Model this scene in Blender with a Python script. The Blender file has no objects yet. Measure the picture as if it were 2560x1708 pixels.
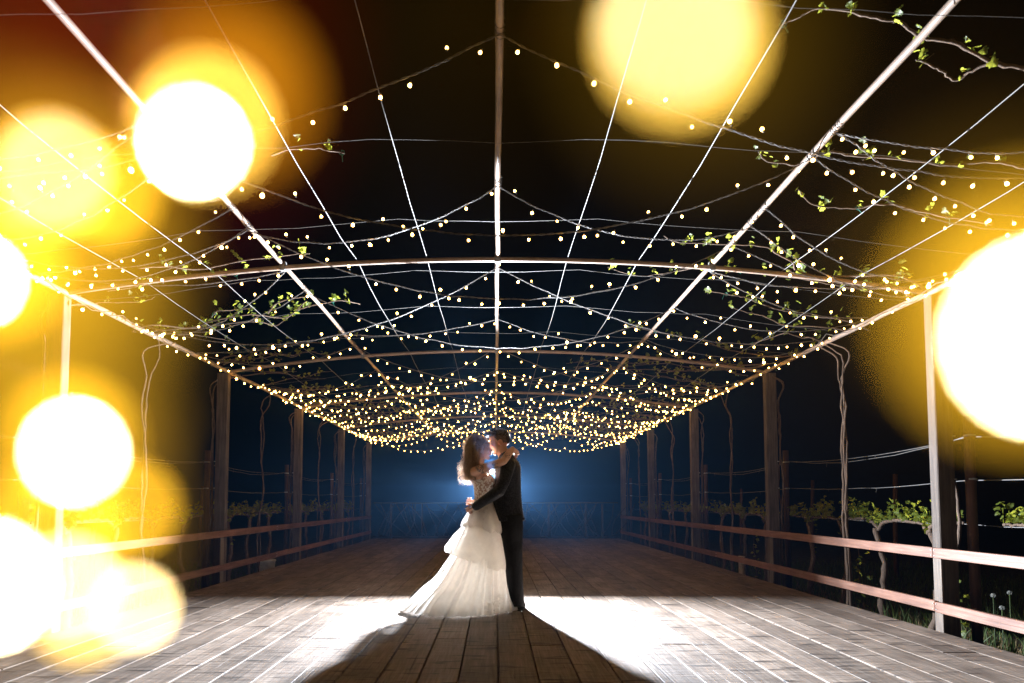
import bpy, bmesh, math, random
from math import sin, cos, pi, radians, sqrt
from mathutils import Vector, Matrix

random.seed(7)
sc = bpy.context.scene
COL = sc.collection

# ------------------------------------------------------------------ camera
F = 1500.0                    # focal length in photo pixels (2560 wide)
CAM = Vector((-0.02, 0.0, 1.05))
PITCH = radians(3.0)
HX, HY = 1238.0, 1256.0       # vanishing point of the deck in the photo
PX, PY = HX, HY - F * math.tan(PITCH)   # principal point
cam_d = bpy.data.cameras.new('camera')
cam = bpy.data.objects.new('camera', cam_d)
COL.objects.link(cam)
cam.location = CAM
cam.rotation_euler = (pi / 2 + PITCH, 0, 0)
cam_d.sensor_width = 36.0
cam_d.lens = 36.0 * F / 2560.0
cam_d.shift_x = (1280.0 - PX) / 2560.0
cam_d.shift_y = (PY - 854.0) / 2560.0
cam_d.clip_start = 0.003
cam_d.clip_end = 500.0
APERTURE = 0.006              # metres, entrance pupil
FOCUS = 5.9
cam_d.dof.use_dof = True
cam_d.dof.focus_distance = FOCUS
cam_d.dof.aperture_fstop = cam_d.lens / (APERTURE * 1000.0)
sc.camera = cam

# ------------------------------------------------------------------ world: night sky
world = bpy.data.worlds.new('World')
sc.world = world
world.use_nodes = True
wn = world.node_tree.nodes
bg = wn['Background']
sky = wn.new('ShaderNodeTexSky')
sky.sky_type = 'NISHITA'
sky.sun_disc = False
sky.sun_elevation = radians(-9.0)
sky.sun_rotation = radians(180.0)
world.node_tree.links.new(sky.outputs[0], bg.inputs[0])
bg.inputs[1].default_value = 0.05

# ------------------------------------------------------------------ the strobe behind the couple
FLASH = Vector((0.0, 7.0, 1.21))
FLASH_W = 2050.0
fl = bpy.data.lights.new('strobe_light', 'AREA')
fl.shape = 'RECTANGLE'
fl.size, fl.size_y = 0.075, 0.05
fl.energy = FLASH_W
fl.color = (0.80, 0.88, 1.0)
flo = bpy.data.objects.new('strobe_light', fl)
COL.objects.link(flo)
flo.rotation_euler = (radians(-90 - 8.5), 0, 0)      # shines toward the camera (-Y)

# ------------------------------------------------------------------ exposure / render
sc.view_settings.view_transform = 'Standard'
sc.view_settings.look = 'None'
sc.view_settings.exposure = 0.0
sc.view_settings.gamma = 1.0
sc.render.engine = 'CYCLES'
sc.cycles.use_denoising = True
sc.cycles.use_adaptive_sampling = False
sc.cycles.max_bounces = 14
sc.cycles.diffuse_bounces = 3
sc.cycles.glossy_bounces = 3
sc.cycles.transmission_bounces = 12
sc.cycles.transparent_max_bounces = 16
sc.cycles.volume_bounces = 0
sc.cycles.sample_clamp_indirect = 3.0
sc.cycles.caustics_reflective = False
sc.cycles.caustics_refractive = False
sc.cycles.volume_step_rate = 4.0

# ------------------------------------------------------------------ pixel -> world helpers
cp, sp_ = cos(PITCH), sin(PITCH)


def ray(px, py):
    u = (px - PX) / F
    v = (PY - py) / F
    return Vector((u, cp - v * sp_, sp_ + v * cp))     # unit depth along the view axis


def at_z(px, py, z):
    d = ray(px, py)
    return CAM + d * ((z - CAM.z) / d.z)


def at_y(px, py, y):
    d = ray(px, py)
    return CAM + d * ((y - CAM.y) / d.y)


RIDGE, EAVE, HALF = 3.12, 2.83, 3.66


def roof_z(x):
    return RIDGE - (RIDGE - EAVE) * (abs(x) / HALF) ** 2


def at_roof(px, py, off=0.03):
    z = RIDGE
    for _ in range(8):
        p = at_z(px, py, z)
        z = roof_z(p.x) + off
    return p


# ------------------------------------------------------------------ material helpers
def new_mat(name):
    m = bpy.data.materials.new(name)
    m.use_nodes = True
    nt = m.node_tree
    return m, nt, nt.nodes, nt.links, nt.nodes['Principled BSDF']


def ramp(nodes, stops):
    r = nodes.new('ShaderNodeValToRGB')
    e = r.color_ramp.elements
    while len(e) < len(stops):
        e.new(0.5)
    for el, (p, c) in zip(e, stops):
        el.position = p
        el.color = (*c, 1)
    return r


def noise(nodes, links, coord, scale=(1, 1, 1), nscale=5, detail=4, rough=0.55):
    mp = nodes.new('ShaderNodeMapping')
    mp.inputs['Scale'].default_value = scale
    links.new(coord, mp.inputs[0])
    n = nodes.new('ShaderNodeTexNoise')
    n.inputs['Scale'].default_value = nscale
    n.inputs['Detail'].default_value = detail
    n.inputs['Roughness'].default_value = rough
    links.new(mp.outputs[0], n.inputs['Vector'])
    return n


def rand_coord(nodes, links, spread=40.0):
    tc = nodes.new('ShaderNodeTexCoord')
    oi = nodes.new('ShaderNodeObjectInfo')
    mu = nodes.new('ShaderNodeVectorMath')
    mu.operation = 'SCALE'
    cb = nodes.new('ShaderNodeCombineXYZ')
    for i in range(3):
        links.new(oi.outputs['Random'], cb.inputs[i])
    links.new(cb.outputs[0], mu.inputs[0])
    mu.inputs['Scale'].default_value = spread
    ad = nodes.new('ShaderNodeVectorMath')
    links.new(tc.outputs['Object'], ad.inputs[0])
    links.new(mu.outputs[0], ad.inputs[1])
    return ad.outputs[0], oi.outputs['Random']


def mixc(nodes, links, a, b, fac, mode='MIX'):
    m = nodes.new('ShaderNodeMix')
    m.data_type = 'RGBA'
    m.blend_type = mode
    for sock, v in ((m.inputs[0], fac), (m.inputs[6], a), (m.inputs[7], b)):
        if hasattr(v, 'links') or hasattr(v, 'is_linked'):
            links.new(v, sock)
        elif isinstance(v, (int, float)):
            sock.default_value = v
        else:
            sock.default_value = (*v, 1)
    return m.outputs[2]


def wood(name, dark, mid, light, along='Y', rough=0.65, bump=0.35, grain=1.0):
    m, nt, N, L, b = new_mat(name)
    co, rnd = rand_coord(N, L)
    st = {'Y': (14, 0.9, 14), 'Z': (14, 14, 0.9), 'X': (0.9, 14, 14)}[along]
    g = noise(N, L, co, st, 3.0 * grain, 6, 0.65)
    r = ramp(N, [(0.28, dark), (0.52, mid), (0.75, light)])
    L.new(g.outputs['Fac'], r.inputs[0])
    big = noise(N, L, co, (1, 1, 1), 2.2, 3)
    rb = ramp(N, [(0.35, (0.62, 0.60, 0.58)), (0.65, (1.1, 1.08, 1.05))])
    L.new(big.outputs['Fac'], rb.inputs[0])
    c1 = mixc(N, L, r.outputs[0], rb.outputs[0], 0.8, 'MULTIPLY')
    rr = ramp(N, [(0.0, (0.72, 0.70, 0.69)), (1.0, (1.12, 1.1, 1.08))])
    L.new(rnd, rr.inputs[0])
    c2 = mixc(N, L, c1, rr.outputs[0], 1.0, 'MULTIPLY')
    L.new(c2, b.inputs['Base Color'])
    b.inputs['Roughness'].default_value = rough
    bp = N.new('ShaderNodeBump')
    bp.inputs['Strength'].default_value = bump
    bp.inputs['Distance'].default_value = 0.01
    L.new(g.outputs['Fac'], bp.inputs['Height'])
    L.new(bp.outputs[0], b.inputs['Normal'])
    return m


def deck_material():
    m, nt, N, L, b = new_mat('weathered_deck_wood')
    co, rnd = rand_coord(N, L)
    g = noise(N, L, co, (16, 0.8, 16), 3.0, 7, 0.68)
    r = ramp(N, [(0.25, (0.11, 0.083, 0.063)), (0.5, (0.22, 0.175, 0.142)), (0.78, (0.36, 0.305, 0.26))])
    L.new(g.outputs['Fac'], r.inputs[0])
    # stains and worn patches
    big = noise(N, L, co, (1.6, 0.9, 1), 2.4, 4)
    rb = ramp(N, [(0.33, (0.55, 0.52, 0.5)), (0.62, (1.12, 1.1, 1.08))])
    L.new(big.outputs['Fac'], rb.inputs[0])
    c = mixc(N, L, r.outputs[0], rb.outputs[0], 0.85, 'MULTIPLY')
    # crosswise saw marks, the shade of their ridges painted into the colour
    sc_ = noise(N, L, co, (1.7, 11, 1), 1.7, 2.5, 0.55)
    rs = ramp(N, [(0.60, (1, 1, 1)), (0.66, (0.16, 0.14, 0.13))])
    L.new(sc_.outputs['Fac'], rs.inputs[0])
    c = mixc(N, L, c, rs.outputs[0], 0.9, 'MULTIPLY')
    # long splits
    cr = noise(N, L, co, (26, 0.7, 1), 1.6, 3, 0.6)
    rc = ramp(N, [(0.66, (1, 1, 1)), (0.70, (0.25, 0.22, 0.2))])
    L.new(cr.outputs['Fac'], rc.inputs[0])
    c = mixc(N, L, c, rc.outputs[0], 0.8, 'MULTIPLY')
    rr = ramp(N, [(0.0, (0.70, 0.68, 0.66)), (0.5, (0.95, 0.93, 0.9)), (1.0, (1.16, 1.14, 1.12))])
    L.new(rnd, rr.inputs[0])
    c = mixc(N, L, c, rr.outputs[0], 1.0, 'MULTIPLY')
    L.new(c, b.inputs['Base Color'])
    b.inputs['Roughness'].default_value = 0.62
    b.inputs['Specular IOR Level'].default_value = 0.35
    ad = N.new('ShaderNodeMath')
    ad.operation = 'MULTIPLY_ADD'
    L.new(g.outputs['Fac'], ad.inputs[0])
    ad.inputs[1].default_value = 0.6
    L.new(sc_.outputs['Fac'], ad.inputs[2])
    b2 = N.new('ShaderNodeMath')
    b2.operation = 'MULTIPLY_ADD'
    L.new(rc.outputs[0], b2.inputs[0])
    b2.inputs[1].default_value = 0.6
    L.new(ad.outputs[0], b2.inputs[2])
    bp = N.new('ShaderNodeBump')
    bp.inputs['Strength'].default_value = 0.7
    bp.inputs['Distance'].default_value = 0.012
    L.new(b2.outputs[0], bp.inputs['Height'])
    L.new(bp.outputs[0], b.inputs['Normal'])
    return m


def plain(name, col, rough=0.5, metal=0.0, var=0.25, vscale=12.0, bump=0.0, spec=0.5):
    m, nt, N, L, b = new_mat(name)
    co, rnd = rand_coord(N, L)
    n = noise(N, L, co, (1, 1, 1), vscale, 5)
    lo = tuple(c * (1 - var) for c in col)
    hi = tuple(min(1, c * (1 + var)) for c in col)
    r = ramp(N, [(0.3, lo), (0.7, hi)])
    L.new(n.outputs['Fac'], r.inputs[0])
    L.new(r.outputs[0], b.inputs['Base Color'])
    b.inputs['Roughness'].default_value = rough
    b.inputs['Metallic'].default_value = metal
    b.inputs['Specular IOR Level'].default_value = spec
    if bump:
        bp = N.new('ShaderNodeBump')
        bp.inputs['Strength'].default_value = bump
        bp.inputs['Distance'].default_value = 0.01
        L.new(n.outputs['Fac'], bp.inputs['Height'])
        L.new(bp.outputs[0], b.inputs['Normal'])
    return m


def emitter(name, col, strength, sample=True):
    m = bpy.data.materials.new(name)
    m.use_nodes = True
    N, L = m.node_tree.nodes, m.node_tree.links
    N.clear()
    e = N.new('ShaderNodeEmission')
    e.inputs[0].default_value = (*col, 1)
    e.inputs[1].default_value = strength
    o = N.new('ShaderNodeOutputMaterial')
    if sample:                                   # no two bulbs equally bright
        oi = N.new('ShaderNodeObjectInfo')
        mr = N.new('ShaderNodeMapRange')
        mr.inputs['To Min'].default_value = strength * .35
        mr.inputs['To Max'].default_value = strength * 1.65
        L.new(oi.outputs['Random'], mr.inputs['Value'])
        L.new(mr.outputs[0], e.inputs[1])
    L.new(e.outputs[0], o.inputs[0])
    if not sample:
        m.cycles.emission_sampling = 'NONE'
    return m


def sheet_mat(name, col, trans, clear, rough=0.6, var=0.15, vscale=30, tint=None):
    """thin cloth / leaf: diffuse + translucent + a share of clear weave"""
    m = bpy.data.materials.new(name)
    m.use_nodes = True
    N, L = m.node_tree.nodes, m.node_tree.links
    N.clear()
    co, rnd = rand_coord(N, L)
    n = noise(N, L, co, (1, 1, 1), vscale, 4)
    lo = tuple(c * (1 - var) for c in col)
    hi = tuple(min(1, c * (1 + var)) for c in col)
    r = ramp(N, [(0.3, lo), (0.7, hi)])
    L.new(n.outputs['Fac'], r.inputs[0])
    d = N.new('ShaderNodeBsdfPrincipled')
    d.inputs['Roughness'].default_value = rough
    L.new(r.outputs[0], d.inputs['Base Color'])
    t = N.new('ShaderNodeBsdfTranslucent')
    if tint:
        t.inputs[0].default_value = (*tint, 1)
    else:
        L.new(r.outputs[0], t.inputs[0])
    mx = N.new('ShaderNodeMixShader')
    mx.inputs[0].default_value = trans
    L.new(d.outputs[0], mx.inputs[1])
    L.new(t.outputs[0], mx.inputs[2])
    out = N.new('ShaderNodeOutputMaterial')
    if clear > 0:
        tr = N.new('ShaderNodeBsdfTransparent')
        m2 = N.new('ShaderNodeMixShader')
        m2.inputs[0].default_value = clear
        L.new(mx.outputs[0], m2.inputs[1])
        L.new(tr.outputs[0], m2.inputs[2])
        L.new(m2.outputs[0], out.inputs[0])
    else:
        L.new(mx.outputs[0], out.inputs[0])
    return m


M = {}
M['deck'] = deck_material()
M['post'] = wood('grey_brown_post_wood', (0.07, 0.055, 0.045), (0.15, 0.12, 0.10), (0.25, 0.20, 0.17), 'Z', 0.8)
M['rail'] = wood('red_brown_rail_stain', (0.17, 0.085, 0.058), (0.29, 0.145, 0.10), (0.40, 0.24, 0.18), 'Y', 0.55, 0.3)
M['polewood'] = wood('brown_pole_wood', (0.06, 0.03, 0.02), (0.12, 0.06, 0.04), (0.18, 0.10, 0.07), 'Z', 0.7)
M['railpost'] = wood('pale_rail_post_wood', (0.14, 0.11, 0.09), (0.26, 0.21, 0.17), (0.38, 0.31, 0.26), 'Z', 0.7)
M['steel'] = plain('brown_painted_steel', (0.34, 0.255, 0.20), 0.38, 0.0, 0.25, 9, 0.05)
M['wire'] = plain('galvanised_wire', (0.20, 0.195, 0.19), 0.5, 0.2, 0.2)
M['band'] = plain('bright_metal_band', (0.75, 0.74, 0.70), 0.3, 0.7, 0.1)
M['cable'] = plain('light_string_cable', (0.10, 0.09, 0.085), 0.5, 0, 0.2)
M['socket'] = plain('bulb_socket_plastic', (0.22, 0.20, 0.19), 0.5, 0, 0.1)
M['bark'] = wood('vine_bark', (0.075, 0.047, 0.032), (0.17, 0.115, 0.08), (0.30, 0.22, 0.165), 'Z', 0.85, 0.7, 3.0)
M['leaf'] = sheet_mat('young_vine_leaf', (0.16, 0.21, 0.035), 0.6, 0.0, 0.45, 0.4, 25, (0.56, 0.58, 0.07))
M['tie'] = plain('green_plastic_tie', (0.02, 0.22, 0.17), 0.5)
M['ground'] = plain('dry_soil_and_turf', (0.055, 0.048, 0.028), 0.95, 0, 0.6, 7, 0.6)
M['grass'] = sheet_mat('grass_blade', (0.07, 0.11, 0.025), 0.4, 0.0, 0.6, 0.5, 3.0, (0.12, 0.17, 0.03))
M['straw'] = sheet_mat('dry_grass_blade', (0.26, 0.19, 0.09), 0.35, 0.0, 0.7, 0.4, 3.0)
M['seed'] = sheet_mat('dandelion_down', (0.42, 0.42, 0.38), 0.4, 0.5)
M['guard'] = plain('white_mesh_tree_guard', (0.62, 0.54, 0.45), 0.6, 0, 0.35, 60, 0.5)
M['tub'] = plain('pale_plastic_tub', (0.6, 0.6, 0.58), 0.5)
M['twig'] = wood('fence_branch_wood', (0.04, 0.03, 0.026), (0.08, 0.062, 0.052), (0.12, 0.10, 0.085), 'Z', 0.8)
M['black'] = plain('black_plastic', (0.02, 0.02, 0.022), 0.5, 0, 0.1)
M['bulb'] = emitter('warm_bulb_glow', (1.0, 0.54, 0.12), 38.0)
M['bulb_hot'] = emitter('amber_bulb_glow', (1.0, 0.46, 0.08), 100.0)


# ------------------------------------------------------------------ object helpers
def link(o, parent=None):
    COL.objects.link(o)
    if parent is not None:
        o.parent = parent
    return o


def tag(o, label=None, cat=None, group=None, kind=None):
    for k, v in (('label', label), ('category', cat), ('group', group), ('kind', kind)):
        if v:
            o[k] = v
    return o


def thing(name, label, cat, loc=(0, 0, 0), group=None, kind=None):
    o = bpy.data.objects.new(name, None)
    o.empty_display_size = 0.1
    link(o)
    o.location = loc
    return tag(o, label, cat, group, kind)


def base_of(parent):
    b = Vector((0, 0, 0))
    while parent is not None:
        b += Vector(parent.location)
        parent = parent.parent
    return b


class MB:
    """collects world-space geometry for one mesh"""

    def __init__(self):
        self.v, self.f, self.m = [], [], []

    def add(self, vs, fs, mi=0):
        o = len(self.v)
        self.v.extend(tuple(p) for p in vs)
        self.f.extend(tuple(i + o for i in f) for f in fs)
        self.m.extend([mi] * len(fs))
        return self

    def box(self, lo, hi, mi=0, ch=0.0):
        x0, y0, z0 = lo
        x1, y1, z1 = hi
        if ch <= 0:
            vs = [(x, y, z) for z in (z0, z1) for y in (y0, y1) for x in (x0, x1)]
            fs = [(0, 2, 3, 1), (4, 5, 7, 6), (0, 1, 5, 4), (2, 6, 7, 3), (0, 4, 6, 2), (1, 3, 7, 5)]
            return self.add(vs, fs, mi)
        bm = bmesh.new()
        vs = [bm.verts.new((x, y, z)) for z in (z0, z1) for y in (y0, y1) for x in (x0, x1)]
        for f in [(0, 2, 3, 1), (4, 5, 7, 6), (0, 1, 5, 4), (2, 6, 7, 3), (0, 4, 6, 2), (1, 3, 7, 5)]:
            bm.faces.new([vs[i] for i in f])
        bmesh.ops.bevel(bm, geom=list(bm.edges), offset=ch, segments=1, affect='EDGES')
        bm.verts.index_update()
        self.add([v.co for v in bm.verts], [[v.index for v in f.verts] for f in bm.faces], mi)
        bm.free()
        return self

    def tube(self, pts, rad, segs=6, mi=0, caps=True, round_caps=False):
        pts = [Vector(p) for p in pts]
        n = len(pts)
        rads = list(rad) if hasattr(rad, '__len__') else [rad] * n
        if round_caps:
            t0 = (pts[0] - pts[1]).normalized()
            t1 = (pts[-1] - pts[-2]).normalized()
            r0 = rads[0] if not isinstance(rads[0], tuple) else max(rads[0])
            r1 = rads[-1] if not isinstance(rads[-1], tuple) else max(rads[-1])
            mul = lambda r, k: tuple(x * k for x in r) if isinstance(r, tuple) else r * k
            pts = [pts[0] + t0 * r0 * .9, pts[0] + t0 * r0 * .6] + pts + [pts[-1] + t1 * r1 * .6, pts[-1] + t1 * r1 * .9]
            rads = [mul(rads[0], .3), mul(rads[0], .78)] + rads + [mul(rads[-1], .78), mul(rads[-1], .3)]
            n += 4
        vs, fs = [], []
        up = None
        for i in range(n):
            t = (pts[min(i + 1, n - 1)] - pts[max(i - 1, 0)])
            if t.length < 1e-9:
                t = Vector((0, 0, 1))
            t.normalize()
            if up is None:
                a = Vector((0, 0, 1)) if abs(t.z) < 0.9 else Vector((0, 1, 0))
                up = (a - t * a.dot(t)).normalized()
            else:
                up = up - t * up.dot(t)
                up = up.normalized() if up.length > 1e-6 else t.orthogonal().normalized()
            sd = t.cross(up)
            r = rads[i]
            ra, rb = r if isinstance(r, tuple) else (r, r)
            for k in range(segs):
                a = 2 * pi * k / segs
                vs.append(pts[i] + up * (cos(a) * ra) + sd * (sin(a) * rb))
        for i in range(n - 1):
            for k in range(segs):
                k2 = (k + 1) % segs
                fs.append((i * segs + k, i * segs + k2, (i + 1) * segs + k2, (i + 1) * segs + k))
        if caps:
            fs.append(tuple(range(segs))[::-1])
            fs.append(tuple((n - 1) * segs + k for k in range(segs)))
        return self.add(vs, fs, mi)

    def rings(self, rs, segs=24, mi=0, caps=True):
        """stacked horizontal ellipses: (cx, cy, z, rx, ry)"""
        vs, fs = [], []
        n = len(rs)
        for (cx, cy, z, rx, ry) in rs:
            for k in range(segs):
                a = 2 * pi * k / segs
                vs.append((cx + rx * cos(a), cy + ry * sin(a), z))
        for i in range(n - 1):
            for k in range(segs):
                k2 = (k + 1) % segs
                fs.append((i * segs + k, i * segs + k2, (i + 1) * segs + k2, (i + 1) * segs + k))
        if caps:
            fs.append(tuple(range(segs))[::-1])
            fs.append(tuple((n - 1) * segs + k for k in range(segs)))
        return self.add(vs, fs, mi)

    def ball(self, c, r, mi=0, nu=16, nv=10, rot=None):
        c = Vector(c)
        r = r if hasattr(r, '__len__') else (r, r, r)
        vs = [Vector((0, 0, -r[2]))]
        for j in range(1, nv):
            ph = -pi / 2 + pi * j / nv
            for k in range(nu):
                a = 2 * pi * k / nu
                vs.append(Vector((r[0] * cos(ph) * cos(a), r[1] * cos(ph) * sin(a), r[2] * sin(ph))))
        vs.append(Vector((0, 0, r[2])))
        if rot is not None:
            vs = [rot @ v for v in vs]
        vs = [v + c for v in vs]
        fs = []
        for k in range(nu):
            k2 = (k + 1) % nu
            fs.append((0, 1 + k2, 1 + k))
            for j in range(nv - 2):
                a = 1 + j * nu
                fs.append((a + k, a + k2, a + nu + k2, a + nu + k))
            t = 1 + (nv - 2) * nu
            fs.append((t + k, t + k2, len(vs) - 1))
        return self.add(vs, fs, mi)

    def mesh(self, name, mats, off=Vector((0, 0, 0)), smooth=False):
        me = bpy.data.meshes.new(name)
        me.from_pydata([tuple(Vector(p) - off) for p in self.v], [], self.f)
        for mt in (mats if isinstance(mats, (list, tuple)) else [mats]):
            me.materials.append(mt)
        if any(self.m):
            me.polygons.foreach_set('material_index', self.m)
        if smooth:
            me.polygons.foreach_set('use_smooth', [True] * len(me.polygons))
        me.update()
        return me

    def build(self, name, mats, parent=None, smooth=False, origin=None):
        off = base_of(parent)
        if origin is not None:
            o = bpy.data.objects.new(name, self.mesh(name, mats, Vector(origin), smooth))
            o.location = Vector(origin) - off
        else:
            o = bpy.data.objects.new(name, self.mesh(name, mats, off, smooth))
        return link(o, parent)


def inst(name, me, loc, parent=None, rot=None, scale=None):
    o = bpy.data.objects.new(name, me)
    o.location = Vector(loc) - base_of(parent)
    if rot is not None:
        o.rotation_euler = rot
    if scale is not None:
        o.scale = (scale,) * 3 if not hasattr(scale, '__len__') else scale
    return link(o, parent)


def catmull(pts, per=6):
    pts = [Vector(p) for p in pts]
    out = []
    n = len(pts)
    for i in range(n - 1):
        p0, p1, p2, p3 = pts[max(i - 1, 0)], pts[i], pts[i + 1], pts[min(i + 2, n - 1)]
        for k in range(per):
            t = k / per
            out.append(0.5 * ((2 * p1) + (p2 - p0) * t + (2 * p0 - 5 * p1 + 4 * p2 - p3) * t * t
                              + (3 * p1 - p0 - 3 * p2 + p3) * t ** 3))
    out.append(pts[-1])
    return out


def U(a, b):
    return random.uniform(a, b)


# ================================================================== SETTING
GZ = -0.22
YEND = 17.62
ground = MB().add([(-60, -30, GZ), (60, -30, GZ), (60, 90, GZ), (-60, 90, GZ)], [(0, 1, 2, 3)]).build('ground', M['ground'])
tag(ground, 'dark soil and rough turf of the vineyard round the deck', 'ground', kind='structure')

DECK = 3.60
deck = thing('deck', 'weathered grey brown plank dance deck under the pergola', 'deck', (0, 0, 0), kind='structure')
MB().box((-DECK + .02, 0.5, GZ + .002), (DECK - .02, YEND, -0.045)).build('deck_joists', M['post'], deck)
NROW = 30
PW = 2 * DECK / NROW
for r in range(NROW):
    x0 = -DECK + r * PW
    y = 0.6 + U(-2.8, 0.2)
    while y < YEND:
        ln = random.choice((3.0, 4.0, 4.0, 4.0))
        ya, yb = max(y, 0.6), min(y + ln - 0.006, YEND)
        y += ln
        if yb - ya < 0.25:
            continue
        dz = U(-0.003, 0.002)
        gap = U(0.0035, 0.0075)
        cx, cy = x0 + PW / 2, (ya + yb) / 2
        mb = MB().box((x0 + gap, ya, -0.04), (x0 + PW - gap, yb, dz), 0, 0.0025)
        o = mb.build('plank', M['deck'], deck, origin=(cx, cy, -0.02))
        o.rotation_euler = (U(-.0006, .0006), U(-.006, .006), U(-.0006, .0006))

# ================================================================== PERGOLA
POSTS = [1.92, 5.02, 8.12, 11.25, 14.40, 17.55]
perg = thing('pergola', 'long low arched pergola of brown steel tubes on wooden posts', 'pergola', (0, 9, 0))
for y in POSTS:
    for s in (-1, 1):
        xa, xb = s * 3.655, s * 3.80
        MB().box((min(xa, xb), y - .045, GZ), (max(xa, xb), y + .05, EAVE - .02), 0, .006).build(
            'post', M['post'], perg, origin=(s * 3.73, y, 1.3))
    pts = [(x, y, roof_z(x)) for x in [HALF * (i / 20 - 1) for i in range(41)]]
    MB().tube(pts, .021, 8).build('cross_tube', M['steel'], perg, True)
for y in POSTS:
    for x in (-1.83, 0, 1.83):
        z = roof_z(x)
        MB().box((x - .026, y - .024, z - .026), (x + .026, y + .024, z + .054), 0, .006).build('tube_clamp', M['wire'], perg)
TUBES = [(0, 'ridge_tube', .019), (-1.83, 'purlin_tube', .019), (1.83, 'purlin_tube', .019), (-HALF, 'eave_tube', .026), (HALF, 'eave_tube', .026)]
for x, nm, r in TUBES:
    z = roof_z(x) + (.03 if abs(x) < 3 else 0.0)
    pts = [(x + U(-.006, .006), -.5 + i * .6, z + U(-.006, .006)) for i in range(31)]
    pts[-1] = (x, YEND, z)
    MB().tube(catmull(pts, 2), r, 8).build(nm, M['steel'], perg, True)
for x in (-3.02, -2.42, -1.2, -.6, .6, 1.2, 2.42, 3.02):
    pts = []
    ya = -.5
    for a, b in zip([-.9] + POSTS[:-1], POSTS):
        for i in range(6):
            t = i / 6
            pts.append((x + U(-.006, .006), a + (b - a) * t, roof_z(x) + .02 - .05 * 4 * t * (1 - t) + U(-.004, .004)))
    pts.append((x, YEND, roof_z(x) + .02))
    MB().tube(pts, .0030 if abs(x) > 1 else .0024, 5).build('roof_wire', M['wire'], perg, True)
k = 0
y = 2.35
while y < 17:
    if min(abs(y - p) for p in POSTS) > .15:
        pts = [(x, y + U(-.01, .01), roof_z(x) + .012 - .03 * sin(pi * ((i * 5 / 30) % 1)) + U(-.003, .003))
               for i, x in enumerate([HALF * (j / 15 - 1) for j in range(31)])]
        MB().tube(pts, .0016, 4).build('cross_wire', M['wire'], perg, True)
    y += .97

# ================================================================== RAILINGS
for s, side in ((-1, 'left'), (1, 'right')):
    other = 'white post in the yellow glow' if s > 0 else 'fairy lights'
    rl = thing('railing', 'low two board red brown timber railing along the %s edge of the deck' % side, 'railing', (s * 3.62, 9, 0))
    xa, xb = sorted((s * 3.605, s * 3.637))
    edges = [0.4, 5.0, 9.9, 14.5, 17.45]
    for z1, h in ((.675, .085), (.235, .085)):
        for a, b in zip(edges, edges[1:]):
            dz = U(-.004, .004)
            MB().box((xa, a + .002, z1 - h + dz), (xb, b - .002, z1 + dz), 0, .003).build('rail', M['rail'], rl, origin=((xa + xb) / 2, (a + b) / 2, z1))
    xa, xb = sorted((s * 3.64, s * 3.652))
    for y in (1.9, 5.0, 8.0, 11.2, 14.3, 17.45):
        xa, xb = sorted((s * 3.6375, s * 3.6535))
        MB().box((xa, y - .045, GZ), (xb, y + .045, .66), 0, .002).build('rail_post', M['railpost'], rl, origin=((xa + xb) / 2, y, .3))
    for y in edges[1:-1]:
        for z in (.655, .61, .215, .17):
            for d in (-.018, .018):
                MB().tube([(s * 3.604, y + d, z), (s * 3.601, y + d, z)], .005, 6).build('screw', M['band'], rl)

# back fence of crossed branches
bf = thing('rustic_fence', 'rustic fence of crossed branches across the far end of the deck', 'fence', (0, 17.5, 0))
YB = 17.48
for z, r in ((1.03, .022), (.06, .018)):
    MB().tube([(-3.55 + i * .71, YB + U(-.01, .01), z + U(-.012, .012)) for i in range(11)], r, 7).build('fence_rail', M['twig'], bf, True)
for x in (-3.05, -2.15, -.65, .62, 1.55, 2.62, 3.1):
    MB().tube([(x, YB + .04, -.05), (x + U(-.02, .02), YB + .04, .5), (x, YB + .04, 1.0)], U(.022, .042), 7).build('fence_post', M['twig'], bf, True)
for i in range(52):
    x = -3.4 + i * 6.8 / 51 + U(-.15, .15)
    dx = random.choice((-1, 1)) * U(.25, .85)
    bend = U(-.18, .18)
    pts = [(x, YB - U(0, .03), .06), (x + dx * .5 + bend, YB + U(-.03, .03), .5 + U(-.08, .08)), (x + dx, YB + U(-.03, .02), 1.02)]
    MB().tube(catmull(pts, 4), [U(.008, .015)] * 8 + [.006], 5).build('fence_branch', M['twig'], bf, True)

# ================================================================== LIGHT STRINGS
def bulb_mesh(name, r, mat, sub):
    bm = bmesh.new()
    bmesh.ops.create_icosphere(bm, subdivisions=sub, radius=r)
    for v in bm.verts:
        if v.co.z > 0:
            v.co.z *= 1.25
    bm.faces.ensure_lookup_table()
    nf = len(bm.faces)
    g = bmesh.ops.create_cone(bm, cap_ends=True, segments=6, radius1=r * .55, radius2=r * .38, depth=r * 1.6,
                              matrix=Matrix.Translation((0, 0, r * 1.9)))
    me = bpy.data.meshes.new(name)
    bm.to_mesh(me)
    bm.free()
    me.materials.append(mat)
    me.materials.append(M['socket'])
    for p in me.polygons:
        p.use_smooth = True
        if p.index >= nf:
            p.material_index = 1
    return me


BULB = [bulb_mesh('bulb_near', .0078, M['bulb'], 2), bulb_mesh('bulb_near_hot', .0105, M['bulb_hot'], 2),
        bulb_mesh('bulb_mid', .0092, M['bulb'], 2), bulb_mesh('bulb_mid_hot', .0135, M['bulb_hot'], 2),
        bulb_mesh('bulb_far', .0112, M['bulb'], 1), bulb_mesh('bulb_far_hot', .0140, M['bulb_hot'], 1)]


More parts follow.
